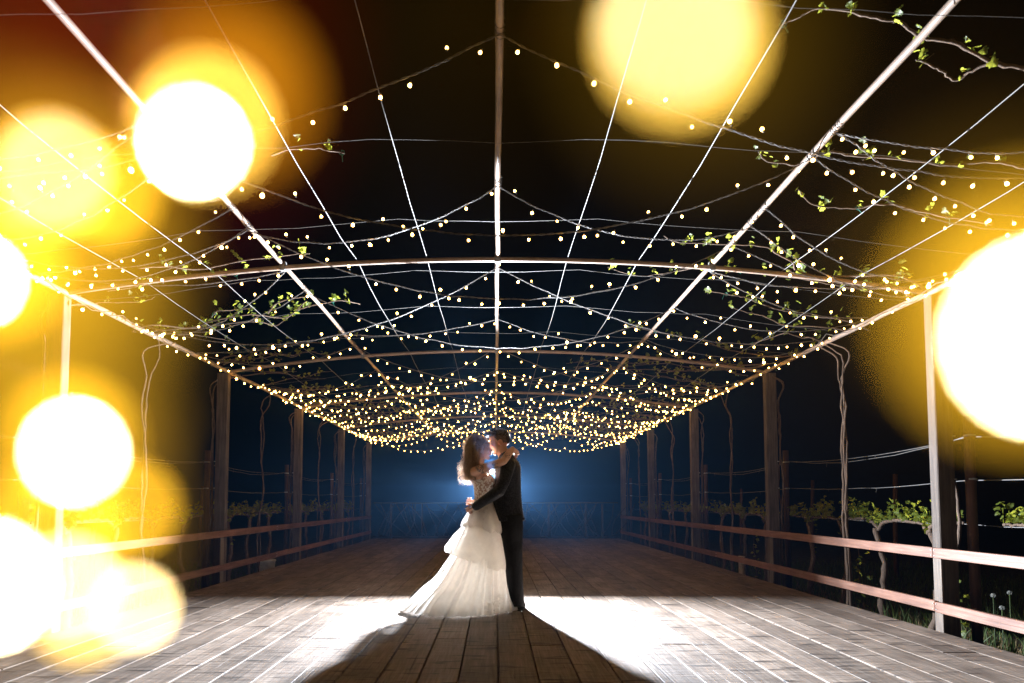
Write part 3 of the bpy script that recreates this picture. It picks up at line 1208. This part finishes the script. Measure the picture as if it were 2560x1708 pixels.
M['jacket'] = cloth_mat('patterned_jacket_cloth', (0.005, 0.006, 0.010), (0.022, 0.023, 0.030), 70, .5, .4, .10)
M['trouser'] = cloth_mat('black_trouser_cloth', (0.003, 0.0035, 0.005), (0.006, 0.0065, 0.009), 60, .7, .2, .0)
M['shoe'] = plain('black_shoe_leather', (0.012, 0.012, 0.013), .3)

jm = MB()
jm.rings([(.100, GY, .865, .168, .195), (.100, GY, .90, .166, .193), (.092, GY, 1.00, .158, .182), (.088, GY, 1.12, .150, .174), (.096, GY, 1.22, .140, .182),
          (.106, GY, 1.32, .128, .200), (.108, GY, 1.40, .124, .212), (.108, GY, 1.455, .104, .200), (.100, GY, 1.495, .080, .130), (.088, GY, 1.530, .068, .078)], 28)
jm.tube([(.105, 5.815, 1.425), (.085, 5.755, 1.34), (.055, 5.715, 1.24), (.015, 5.695, 1.155), (-.06, 5.705, 1.105), (-.14, 5.735, 1.055), (-.205, 5.762, 1.010)],
        [.074, .068, .062, .060, .054, .048, .043], 16, round_caps=True)
jm.tube([(.105, 6.165, 1.425), (.065, 6.235, 1.28), (.0, 6.26, 1.16), (-.10, 6.20, 1.10), (-.205, 6.13, 1.06)], [.074, .066, .060, .052, .043], 16, round_caps=True)
jm.tube([(.255, GY - .10, .885), (.262, GY, .880), (.255, GY + .10, .885)], .016, 8, round_caps=True)   # vent flare
jk = finish(jm.build('jacket', M['jacket'], gr, True), .008, 3)
cm_ = MB()
for sgn in (-1, 1):
    cm_.tube([(.145, GY + sgn * .02, 1.545), (.110, GY + sgn * .068, 1.545), (.05, GY + sgn * .072, 1.515), (.005, GY + sgn * .045, 1.44), (-.015, GY + sgn * .02, 1.32)],
             [(.022, .010), (.024, .010), (.022, .010), (.026, .008), (.015, .006)], 8)
cm_.build('collar', M['jacket'], jk, True)
sm_ = MB()
sm_.tube([(.12, GY, 1.535), (.075, GY - .058, 1.54), (.025, GY - .03, 1.53), (.015, GY, 1.525)], [(.014, .006)] * 4, 8)
sm_.build('shirt_collar', plain('white_shirt', (0.7, 0.7, 0.7), .6), gr, True)

tm = MB()
for sgn in (-1, 1):
    y = GY + sgn * .085
    tm.tube([(.125, y, .93), (.13, y, .80), (.138, y, .66), (.152, y - .005, .52), (.162, y, .40), (.17, y, .25), (.178, y, .12), (.182, y, .045)],
            [(.112, .125), (.112, .125), (.096, .112), (.088, .096), (.084, .086), (.084, .084), (.084, .084), (.084, .084)], 18)
tm.rings([(.125, GY, .80, .118, .165), (.125, GY, .94, .12, .165)], 20)
finish(tm.build('trousers', M['trouser'], gr, True), .009, 4)
for sgn in (-1, 1):
    s_ = MB()
    y = GY + sgn * .085
    s_.tube([(.245, y, .045), (.20, y, .05), (.12, y, .05), (.04, y - .01 * sgn, .038), (-.02, y - .012 * sgn, .030), (-.045, y - .012 * sgn, .025)],
            [(.036, .030), (.046, .038), (.046, .040), (.036, .046), (.026, .042), (.014, .024)], 14, round_caps=True)
    sh = s_.build('shoe', M['shoe'], gr, True)
    k_ = MB().box((-.04, y - .042, .001), (.255, y + .042, .014), 0, .005)
    k_.build('sole', M['shoe'], sh)


def hair_mat(name, dark, light, trans):
    m = bpy.data.materials.new(name)
    m.use_nodes = True
    N, L = m.node_tree.nodes, m.node_tree.links
    N.clear()
    co, rnd = rand_coord(N, L)
    n = noise(N, L, co, (30, 30, 3), 3.0, 4)
    r = ramp(N, [(0.3, dark), (0.7, light)])
    L.new(n.outputs['Fac'], r.inputs[0])
    d = N.new('ShaderNodeBsdfPrincipled')
    d.inputs['Roughness'].default_value = .38
    L.new(r.outputs[0], d.inputs['Base Color'])
    t = N.new('ShaderNodeBsdfTranslucent')
    L.new(r.outputs[0], t.inputs[0])
    mx = N.new('ShaderNodeMixShader')
    mx.inputs[0].default_value = trans
    L.new(d.outputs[0], mx.inputs[1])
    L.new(t.outputs[0], mx.inputs[2])
    o = N.new('ShaderNodeOutputMaterial')
    L.new(mx.outputs[0], o.inputs[0])
    return m


M['hair_g'] = hair_mat('dark_short_hair', (0.018, 0.011, 0.008), (0.05, 0.03, 0.02), .15)
M['hair_b'] = hair_mat('long_brown_blonde_hair', (0.34, 0.21, 0.12), (0.82, 0.63, 0.43), .5)
M['hair_f'] = hair_mat('fine_loose_hair', (0.55, 0.40, 0.27), (0.80, 0.66, 0.50), .75)
M['stubble'] = plain('cropped_side_hair', (0.07, 0.042, 0.03), .7, 0, .3, 90, .3)

# groom's hair: cropped sides as a thin shell, longer top combed forward
hm = MB()
hm.ball(gP(-.016, 0, .030), (.0955, .0790, .086), nu=20, nv=14, rot=gR)
sd_hair = hm.build('cropped_hair', M['stubble'], gr, True)
tp = MB()
tp.ball(gP(-.022, 0, .062), (.092, .074, .062), nu=20, nv=12, rot=gR)
tp.ball(gP(.045, 0, .088), (.058, .062, .034), nu=16, nv=10, rot=gR)
tp.ball(gP(-.075, 0, .020), (.040, .066, .060), nu=16, nv=10, rot=gR)
tpo = finish(tp.build('top_hair', M['hair_g'], gr, True), .006, 3)
lk = MB()
for i in range(260):
    a = U(-1, 1)
    x = U(-.10, .085)
    y = a * .064 * sqrt(max(.05, 1 - (x / .13) ** 2))
    z = .075 + .045 * sqrt(max(0, 1 - (x / .135) ** 2)) * sqrt(max(0.0, 1 - a * a * .8))
    p = Vector((x, y, z))
    pts = [gP(p.x, p.y, p.z - .012), gP(p.x + .012, p.y * 1.03, p.z + .004), gP(p.x + U(.022, .036), p.y * 1.05, p.z + U(-.003, .008))]
    lk.tube(pts, [.0034, .003, .0008], 4)
for i in range(60):
    a = U(-1, 1)
    pts = [gP(.072, a * .052, .098 - .012 * a * a), gP(.098, a * .055, .100 - .012 * a * a + U(-.004, .006)), gP(.112 + U(-.01, .008), a * .056, .084 + U(-.012, .01))]
    lk.tube(pts, [.0042, .0036, .001], 4)
tag(lk.build('hair_lock', M['hair_g'], gr, True), kind='stuff')

# ---------------------------------------------------------------- bride
br = thing('person', 'bride with long wavy hair in a tiered white lace gown', 'person', BB)
mb = MB()
HB = (-.160, 5.925, 1.575)
bP, bR = head(mb, HB, 1, -.10, .93, True, True)
mb.tube([(-.185, BY, 1.33), (-.180, 5.94, 1.42), (-.165, 5.93, 1.52)], [.062, .048, .046], 14, round_caps=True)
mb.rings([(-.14, BY, .90, .10, .14), (-.135, BY, 1.08, .078, .108), (-.14, BY, 1.19, .086, .118), (-.145, BY, 1.27, .088, .130), (-.165, BY, 1.335, .066, .150),
          (-.178, BY, 1.375, .045, .090)], 22)
for sgn in (-1, 1):
    mb.ball((-.085, BY + sgn * .058, 1.255), (.052, .052, .055))
# near arm up over his shoulder, hand behind his neck
mb.tube([(-.185, 5.855, 1.355), (-.215, 5.800, 1.345), (-.150, 5.770, 1.370), (-.04, 5.730, 1.405), (.058, 5.712, 1.440)], [.044, .050, .046, .041, .037], 14, round_caps=True)
mb.tube([(.058, 5.712, 1.440), (.095, 5.745, 1.495), (.125, 5.800, 1.545), (.148, 5.850, 1.572)], [.037, .038, .031, .024], 14, round_caps=True)
hand(mb, (.152, 5.858, 1.574), (.42, .80, -.30), (-.75, .2, -.35), .7, .34, .95)
# far arm
mb.tube([(-.185, 6.04, 1.355), (-.20, 6.10, 1.345), (-.07, 6.20, 1.39), (.05, 6.25, 1.44)], [.044, .048, .042, .036], 12, round_caps=True)
mb.tube([(.05, 6.25, 1.44), (.12, 6.17, 1.52), (.165, 6.10, 1.56)], [.036, .032, .024], 12, round_caps=True)
hand(mb, (.17, 6.095, 1.56), (.3, -.85, -.25), (-.8, -.1, -.2), .7, .34, .95)
for sgn in (-1, 1):
    mb.tube([(-.14, BY + sgn * .07, .92), (-.15, BY + sgn * .07, .5), (-.16, BY + sgn * .06, .09)], [.06, .04, .03], 10, round_caps=True)
    mb.tube([(-.19, BY + sgn * .06, .05), (-.07, BY + sgn * .065, .025)], [(.03, .03), (.02, .036)], 8, round_caps=True)
finish(mb.build('body', M['skin_b'], br, True), .0042, 3)
fm = MB()
for sgn in (-1, 1):
    pts = [bP(.092 - .006 * abs(k), sgn * (.030 + k * .008), .002 - .004 * (1 - abs(k))) for k in (-1.5, -.5, .5, 1.5)]
    fm.tube(pts, .0022, 5)
fm.build('eyelash', M['hair_g'], br)
em = MB()
for sgn in (-1, 1):
    em.tube([bP(.092, sgn * .014, .024), bP(.089, sgn * .032, .030), bP(.074, sgn * .050, .024)], [.003, .0035, .0015], 5)
em.build('eyebrow', M['hair_b'], br)
lm = MB()
lm.tube([bP(.094, -.018, -.064), bP(.1035, -.006, -.062), bP(.1035, .006, -.062), bP(.094, .018, -.064)], [.003, .005, .005, .003], 6)
lm.build('lips', plain('lip_colour', (0.45, 0.14, 0.12), .4), br, True)
gm = MB()
for sgn in (-1, 1):
    gm.tube([gP(.093, sgn * .013, .024), gP(.090, sgn * .032, .029), gP(.076, sgn * .050, .022)], [.004, .0048, .002], 5)
gm.build('eyebrow', M['hair_g'], gr)

# ---- gown
def lace_mat():
    m, nt, N, L, b = new_mat('ivory_lace_over_nude')
    tc = N.new('ShaderNodeTexCoord')
    v = N.new('ShaderNodeTexVoronoi')
    v.inputs['Scale'].default_value = 55
    L.new(tc.outputs['Object'], v.inputs['Vector'])
    n = noise(N, L, tc.outputs['Object'], (1, 1, 1), 45, 4, .7)
    ad = N.new('ShaderNodeMath')
    L.new(v.outputs['Distance'], ad.inputs[0])
    L.new(n.outputs['Fac'], ad.inputs[1])
    sca = N.new('ShaderNodeMath')
    sca.operation = 'MULTIPLY'
    sca.inputs[1].default_value = .7
    L.new(ad.outputs[0], sca.inputs[0])
    r = ramp(N, [(0.70, (0.92, 0.89, 0.84)), (0.79, (0.48, 0.33, 0.25))])
    L.new(sca.outputs[0], r.inputs[0])
    L.new(r.outputs[0], b.inputs['Base Color'])
    b.inputs['Roughness'].default_value = .6
    bp = N.new('ShaderNodeBump')
    bp.inputs['Strength'].default_value = .8
    bp.inputs['Distance'].default_value = .006
    bp.invert = True
    L.new(ad.outputs[0], bp.inputs['Height'])
    L.new(bp.outputs[0], b.inputs['Normal'])
    return m


M['lace'] = lace_mat()
M['tulle'] = sheet_mat('ivory_tulle', (0.90, 0.87, 0.82), .76, .18, .7, .06, 18)
M['tulle_dense'] = sheet_mat('ivory_organza', (0.90, 0.87, 0.82), .74, .05, .74, .05, 18)
M['lining'] = sheet_mat('ivory_satin_lining', (0.89, 0.85, 0.79), .72, .0, .5, .05, 10)
bd = MB()
bd.rings([(-.14, BY, .93, .128, .160), (-.135, BY, 1.00, .108, .138), (-.132, BY, 1.08, .090, .118), (-.136, BY, 1.16, .094, .124), (-.138, BY, 1.22, .100, .134),
          (-.132, BY, 1.275, .100, .138), (-.130, BY, 1.30, .092, .130)], 28)
for sgn in (-1, 1):
    bd.ball((-.082, BY + sgn * .058, 1.258), (.060, .060, .062))
    bd.tube([(-.06, BY + sgn * .085, 1.30), (-.10, BY + sgn * .105, 1.365), (-.17, BY + sgn * .11, 1.395), (-.225, BY + sgn * .095, 1.32), (-.225, BY + sgn * .08, 1.25)],
            [(.014, .012)] * 5, 8)
finish(bd.build('bodice', M['lace'], br, True), .006, 2)


def smooth_lerp(tab, t):
    for (a, va), (b, vb) in zip(tab, tab[1:]):
        if t <= b:
            k = (t - a) / (b - a)
            k = k * k * (3 - 2 * k) * .35 + k * .65
            return tuple(x + (y - x) * k for x, y in zip(va, vb))
    return tab[-1][1]


def tier(name, tab, hem_z, folds, amp, mat, nu=140, nv=26, seed=0, curl=0.0, tailz=None, thick=True):
    """a flared cloth layer: tab maps 0..1 down the layer to (cx, cy, z, rx, ry)"""
    rd = random.Random(seed)
    comp = [(f, rd.uniform(0, 6.28), rd.uniform(.5, 1)) for f in folds]
    vs, fs = [], []
    for j in range(nv + 1):
        t = j / nv
        cx, cy, z, rx, ry = smooth_lerp(tab, t)
        for i in range(nu):
            a = 2 * pi * i / nu
            w = sum(s * sin(f * a + p + .5 * t) for f, p, s in comp) / len(comp)
            g = amp * (t ** 1.3) * w
            zz = z
            if hem_z:
                zz = z + (hem_z(a) if callable(hem_z) else hem_z) * t ** 1.5
            c = cos(a)
            rr = 1.0
            if curl and t > .8:
                rr = 1 - curl * ((t - .8) / .2) ** 2
            x = cx + (rx * rr + g) * c
            y = cy + (ry * rr + g) * sin(a)
            zz += .25 * amp * t * t * sum(s * cos(f * a * 1.3 + p) for f, p, s in comp) / len(comp)
            if tailz:
                x, y, zz = tailz(a, t, x, y, zz)
            vs.append((x, y, max(zz, .006 + .004 * w)))
    for j in range(nv):
        for i in range(nu):
            i2 = (i + 1) % nu
            fs.append((j * nu + i, j * nu + i2, (j + 1) * nu + i2, (j + 1) * nu + i))
    return MB().add(vs, fs).build(name, mat, br, True)


def train(a, t, x, y, z):
    h = max(0, t - .80) / .20
    w = sin(3 * a + 1.0) * .6 + sin(7 * a + 2.2) * .5 + sin(12 * a) * .3
    x += cos(a) * .035 * h * w
    y += sin(a) * .045 * h * w
    z += .030 * h * (1 - h) * 4 * (.5 + .5 * sin(9 * a + 4 * h))
    k = max(0, -cos(a)) ** 3
    x -= .10 * k * max(0, t - .7) / .3
    return x, y, z


skirt = [(0, (-.135, BY, 1.06, .095, .122)), (.12, (-.14, BY, .95, .130, .165)), (.28, (-.150, BY, .80, .165, .195)), (.52, (-.185, BY, .55, .245, .255)),
         (.76, (-.255, BY, .28, .345, .320)), (.93, (-.315, BY - .01, .09, .455, .375)), (1.0, (-.335, BY - .02, .012, .500, .420))]
inner = [(t, (cx + .01, cy, z, rx * .86, ry * .86)) for t, (cx, cy, z, rx, ry) in skirt]
inner2 = [(t, (cx + .005, cy, z, rx * .93, ry * .93)) for t, (cx, cy, z, rx, ry) in skirt]
tier('skirt_lining', inner, None, (5, 7, 11), .03, M['lining'], seed=3)
tier('skirt_tulle', skirt, None, (7, 17, 23, 31, 41), .075, M['tulle'], nu=260, seed=5, tailz=train)
tier('ruffle_tier', [(0, (-.135, BY, 1.065, .092, .119)), (.35, (-.135, BY, .985, .140, .165)), (.7, (-.13, BY, .87, .205, .215)), (1, (-.128, BY, .775, .238, .240))],
     lambda a: .035 * -cos(a), (5, 9, 14), .05, M['tulle_dense'], seed=8, curl=.12)
tier('ruffle_tier', [(0, (-.145, BY, .86, .165, .195)), (.4, (-.175, BY, .72, .245, .250)), (.8, (-.205, BY, .56, .300, .290)), (1, (-.21, BY, .47, .318, .300))],
     lambda a: .10 * -cos(a), (3, 5, 9), .045, M['tulle'], seed=11, curl=.10)
# lace flowers sewn on the skirt
ap = MB()
for (cx, cz, n, sp) in ((-.02, .12, 40, .07), (.03, .16, 22, .05), (-.09, .09, 22, .05), (-.30, .62, 14, .05), (-.14, .98, 16, .05), (-.06, .90, 12, .04)):
    for _ in range(n):
        x, z = cx + random.gauss(0, sp * .6), max(.03, cz + random.gauss(0, sp * .4))
        tt = 0
        for k in range(100):
            c_ = smooth_lerp(skirt, k / 99)
            if c_[2] <= z:
                break
        dx = (x - c_[0]) / c_[3]
        if abs(dx) > .95:
            continue
        y = c_[1] - (c_[4] + .035) * sqrt(1 - dx * dx)
        r_, a0 = U(.006, .013), U(0, 6)
        ap.add([(x, y - .002, z)] + [(x + r_ * (1 if k % 2 else .55) * cos(a0 + k * pi / 5), y, max(.01, z + r_ * (1 if k % 2 else .55) * sin(a0 + k * pi / 5))) for k in range(10)],
               [(0, 1 + k, 1 + (k + 1) % 10) for k in range(10)])
tag(ap.build('lace_flower', M['tulle'], br, True), kind='stuff')

# ---- bride's hair
hb = MB()
hb.ball(bP(-.022, 0, .026), (.094, .080, .089), nu=22, nv=14, rot=bR)
hb.tube([bP(-.06, 0, .03), (-.235, 5.93, 1.50), (-.245, 5.915, 1.42)], [(.056, .052), (.034, .045), (.012, .02)], 16, round_caps=True)
cap = finish(hb.build('hair', M['hair_b'], br, True), .006, 4)
hs = MB()


def lock(n, r0, wild, lenvar, shift=0.0):
    for i in range(n):
        el = U(.05, 1.45)
        az = U(-pi, pi)
        d = Vector((cos(el) * cos(az), cos(el) * sin(az), sin(el)))
        if d.x > .55 and d.z < .75:
            continue
        p0 = bP(-.022 + d.x * .098, d.y * .084, .026 + d.z * .092)
        side = -1 if d.y < 0 else 1
        endz = 1.20 + abs(random.gauss(0, 1)) * .06 + lenvar * random.random()
        near = d.y < .2
        ex = -.275 + shift * 1.5 + U(-.040, .045) + (.03 if near and d.x > 0 else 0)
        ey = 5.91 + d.y * .10 + U(-.03, .03)
        out = Vector((d.x * .5 - .4, d.y * .7, d.z * .35)).normalized()
        p1 = p0 + out * .026
        pm = Vector((-.225 + shift + .055 * d.x + U(-.035, .02), 5.915 + d.y * .105, 1.50 + U(-.02, .03)))
        pn = Vector((ex + .012 + U(-.02, .02), ey + U(-.02, .02), (1.46 + endz) / 2))
        c = catmull([p0, p1, pm, pn, (ex, ey, endz)], 7)
        ph, fr = U(0, 6), U(26, 40)
        L_ = len(c)
        out_pts = []
        for k, p in enumerate(c):
            t = k / (L_ - 1)
            a = wild * t
            out_pts.append(p + Vector((a * sin(fr * p.z + ph), a * .8 * cos(fr * p.z * .9 + ph), 0)))
        hs.tube(out_pts, [r0 * (1 - .75 * (k / (L_ - 1)) ** 2) for k in range(L_)], 4)


lock(300, .0046, .013, .12)
lock(480, .0022, .018, .14)
lock(420, .0009, .034, .2)
tag(hs.build('hair_strand', M['hair_b'], br, True), kind='stuff')
hs = MB()
lock(700, .0012, .075, .22, -.012)
tag(hs.build('loose_hair', M['hair_f'], br, True), kind='stuff')
# short flyaways on the crown
fw = MB()
for i in range(1500):
    a, e = U(-pi, pi), U(-.1, 1.5)
    d = Vector((cos(e) * cos(a), cos(e) * sin(a), sin(e)))
    p0 = bP(-.022 + d.x * .1, d.y * .086, .026 + d.z * .095)
    q = p0 + d * U(.024, .055) + Vector((-.014, U(-.02, .02), 0))
    fw.tube([p0, (p0 + q) / 2 + d * .004, q + Vector((-.010, 0, -.006))], [.0016, .0014, .0007], 3)
tag(fw.build('flyaway_hair', M['hair_f'], br), kind='stuff')

# ---- small butterfly at his ear: an earring
MB().ball(gP(-.006, -.089, -.042), .0035, nu=8, nv=6).build('earring', M['band'], gr, True)

# pale fibres added on the groom's back edge, legs and head for rim light
M['fibre'] = sheet_mat('pale_rim_fibre', (0.5, 0.5, 0.55), .6, .0, .5, .2, 10)
fbm = MB()
JR = [(.118, .865, .150, .195), (.110, 1.00, .140, .182), (.104, 1.12, .132, .172), (.104, 1.22, .130, .182), (.106, 1.32, .128, .200), (.108, 1.40, .124, .212), (.108, 1.455, .104, .200)]
for i in range(1700):
    k = random.randrange(len(JR) - 1)
    t = random.random()
    cx, z, rx, ry = (u + (v - u) * t for u, v in zip(JR[k], JR[k + 1]))
    a = U(-.2, .75)
    p = Vector((cx + rx * .985 * cos(a), GY + ry * .985 * sin(a), z))
    n = Vector((cos(a) / rx, sin(a) / ry, 0)).normalized()
    q = p + n * U(.004, .010) + Vector((U(-.003, .003), U(-.003, .003), U(-.005, .003)))
    fbm.tube([p, q], [.0010, .0006], 3)
for i in range(900):
    z = U(.06, .84)
    cx = .13 + (.05 * (.8 - z) / .75)
    r = .084 if z < .5 else .084 + .028 * (z - .5) / .34
    sgn = random.choice((-1, 1))
    a = U(-.2, .8)
    p = Vector((cx + r * .98 * cos(a), GY + sgn * .085 + r * .98 * sin(a), z))
    q = p + Vector((cos(a), sin(a), U(-.3, .3))) * U(.003, .008)
    fbm.tube([p, q], [.0010, .0006], 3)
tag(fbm.build('rim_fibre', M['fibre'], jk), kind='stuff')
hfb = MB()
for i in range(420):
    a, e = U(-pi, pi), U(-.2, 1.5)
    d = Vector((cos(e) * cos(a), cos(e) * sin(a), sin(e)))
    if d.x > .2 and d.z < .6:
        continue
    p0 = gP(-.018 + d.x * .094, d.y * .078, .045 + d.z * .080)
    p1 = gP(-.018 + d.x * .108, d.y * .088, .045 + d.z * .096 + U(-.003, .004))
    hfb.tube([p0, p1], [.0010, .0005], 3)
tag(hfb.build('rim_hair', M['fibre'], gr), kind='stuff')

# ================================================================== STROBE ON ITS STAND
st = thing('flash_stand', 'small studio flash on a black stand hidden behind the couple', 'flash', (FLASH.x, FLASH.y, 0))
hb_ = MB().box((FLASH.x - .04, FLASH.y + .012, FLASH.z - .03), (FLASH.x + .04, FLASH.y + .09, FLASH.z + .03), 0, .006).build('flash_head', M['black'], st)
MB().box((FLASH.x - .036, FLASH.y + .006, FLASH.z - .024), (FLASH.x + .036, FLASH.y + .0115, FLASH.z + .024)).build('diffuser', plain('frosted_panel', (.8, .8, .8), .4), hb_)
MB().box((FLASH.x - .034, FLASH.y + .03, FLASH.z - .15), (FLASH.x + .034, FLASH.y + .085, FLASH.z - .032), 0, .006).build('flash_body', M['black'], st)
MB().tube([(FLASH.x, FLASH.y + .055, .10), (FLASH.x, FLASH.y + .055, FLASH.z - .15)], .010, 10).build('pole', M['black'], st, True)
for a in (0.4, 2.5, 4.6):
    MB().tube([(FLASH.x, FLASH.y + .055, .26), (FLASH.x + .2 * cos(a), FLASH.y + .055 + .2 * sin(a), .008)], .007, 8).build('leg', M['black'], st, True)
flo.parent = st
flo.location = (0, 0, FLASH.z)

# ================================================================== FAIRY LIGHTS AND ADDED GLOW CLOSE TO THE LENS
# Small bulbs on copper wire near the lens, plus added balls imitating haze and ghost glow; the lens throws them out of focus.
def glow_mat(kind, col, avg, frac):
    m = emitter('fairy_%s' % kind, col, avg / (frac * frac), False)
    N, L = m.node_tree.nodes, m.node_tree.links          # additive glow: what lies behind shows through
    t = N.new('ShaderNodeBsdfTransparent')
    a = N.new('ShaderNodeAddShader')
    e = next(n for n in N if n.type == 'EMISSION')
    e.inputs[1].default_value *= .5                      # front and back of the ball both glow
    L.new(e.outputs[0], a.inputs[0])
    L.new(t.outputs[0], a.inputs[1])
    L.new(a.outputs[0], next(n for n in N if n.type == 'OUTPUT_MATERIAL').inputs[0])
    return m


KINDS = {'amber_haze': ((1.0, .52, .018), .30, .55), 'gold': ((1.0, .52, .018), .75, .42), 'white': ((1.0, .80, .42), 8.0, .16), 'cream': ((1.0, .72, .30), 1.8, .20), 'pale': ((1.0, .59, .08), 1.05, .22), 'milk_tint': ((.3, .65, .70), .36, .22), 'yellow': ((1.0, .52, .020), .8, .30),
         'orange': ((1.0, .36, .008), .42, .40), 'ember_glow': ((1.0, .25, .01), .07, .6), 'dim_glow': ((1.0, .52, .02), .06, .60), 'faint': ((1.0, .50, .02), .009, .8), 'red': ((1.0, .05, .006), .06, .6)}  # wide dim kinds are added glow for haze and ghost; the bluish one whitens discs
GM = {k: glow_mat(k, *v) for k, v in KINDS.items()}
COPPER = plain('copper_wire', (.5, .25, .1), .4, .8)
FB = {}
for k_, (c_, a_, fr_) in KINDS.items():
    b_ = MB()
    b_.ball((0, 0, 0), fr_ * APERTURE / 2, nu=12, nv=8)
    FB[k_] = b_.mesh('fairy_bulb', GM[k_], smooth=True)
S_ = 2560 / 2350


def lens_point(u, v, dia):
    inv = dia * S_ / (F * APERTURE) + 1 / FOCUS
    return CAM + ray(u * S_, v * S_) * (1 / inv)


def garland(label, spots):
    pts = [lens_point(u, v, d) for u, v, d, k in spots]
    root = thing('fairy_light_garland', label, 'fairy lights', pts[0], 'fairy lights hanging close to the lens')
    for p, (u, v, d, k) in zip(pts, spots):
        inst('bulb', FB[k], p, root)  # bulbs, and among them the added glow balls
    MB().tube([p + Vector((0, 0, .0016)) for p in pts], .00006, 4).build('copper_wire', COPPER, root)
    return root


garland('blurred fairy lights with added glow hanging in a cluster down the left side',
        [(225, 60, 900, 'red'), (20, 330, 520, 'ember_glow'), (520, 215, 400, 'orange'), (470, 285, 330, 'pale'), (440, 322, 240, 'white'), (450, 332, 240, 'white'), (115, 400, 290, 'pale'), (125, 390, 250, 'milk_tint'), (250, 440, 235, 'yellow'),
         (150, 470, 440, 'amber_haze'), (-20, 610, 330, 'yellow'), (-48, 645, 210, 'white'), (60, 560, 620, 'amber_haze'), (70, 760, 520, 'amber_haze'), (240, 860, 360, 'dim_glow'), (60, 1180, 560, 'amber_haze'), (165, 1010, 300, 'yellow'), (170, 1038, 242, 'white'), (335, 985, 205, 'dim_glow'),
         (300, 1165, 220, 'yellow'), (110, 1230, 330, 'yellow'), (-25, 1345, 300, 'white'), (160, 1345, 240, 'cream'), (310, 1395, 205, 'cream'), (190, 1400, 260, 'pale')])
garland('large blurred yellow fairy light with added glow hanging at the top right of the ridge', [(1562, 88, 405, 'pale'), (1600, 110, 540, 'dim_glow'), (1548, 60, 350, 'milk_tint'), (1050, 60, 800, 'faint')])
garland('largest blurred white fairy light with added glow hanging at the right edge', [(2392, 775, 440, 'white'), (2350, 715, 560, 'gold'), (2290, 620, 560, 'dim_glow'), (2050, 520, 900, 'faint')])

# ================================================================== THE AIR
hz = MB().box((-64, -34, GZ - 1.0), (64, 94, 3.6)).build('haze', None)
hz.data.materials.clear()
hm_ = bpy.data.materials.new('thin_night_haze')
hm_.use_nodes = True
N_, L_ = hm_.node_tree.nodes, hm_.node_tree.links
N_.clear()
pv = N_.new('ShaderNodeVolumePrincipled')
pv.inputs['Color'].default_value = (0.20, 0.50, 1.0, 1)
pv.inputs['Density'].default_value = 0.0028
pv.inputs['Anisotropy'].default_value = 0.90
oo = N_.new('ShaderNodeOutputMaterial')
L_.new(pv.outputs[0], oo.inputs['Volume'])
hz.data.materials.append(hm_)
tag(hz, 'thin bluish night haze lit by the flash', 'haze', kind='stuff')
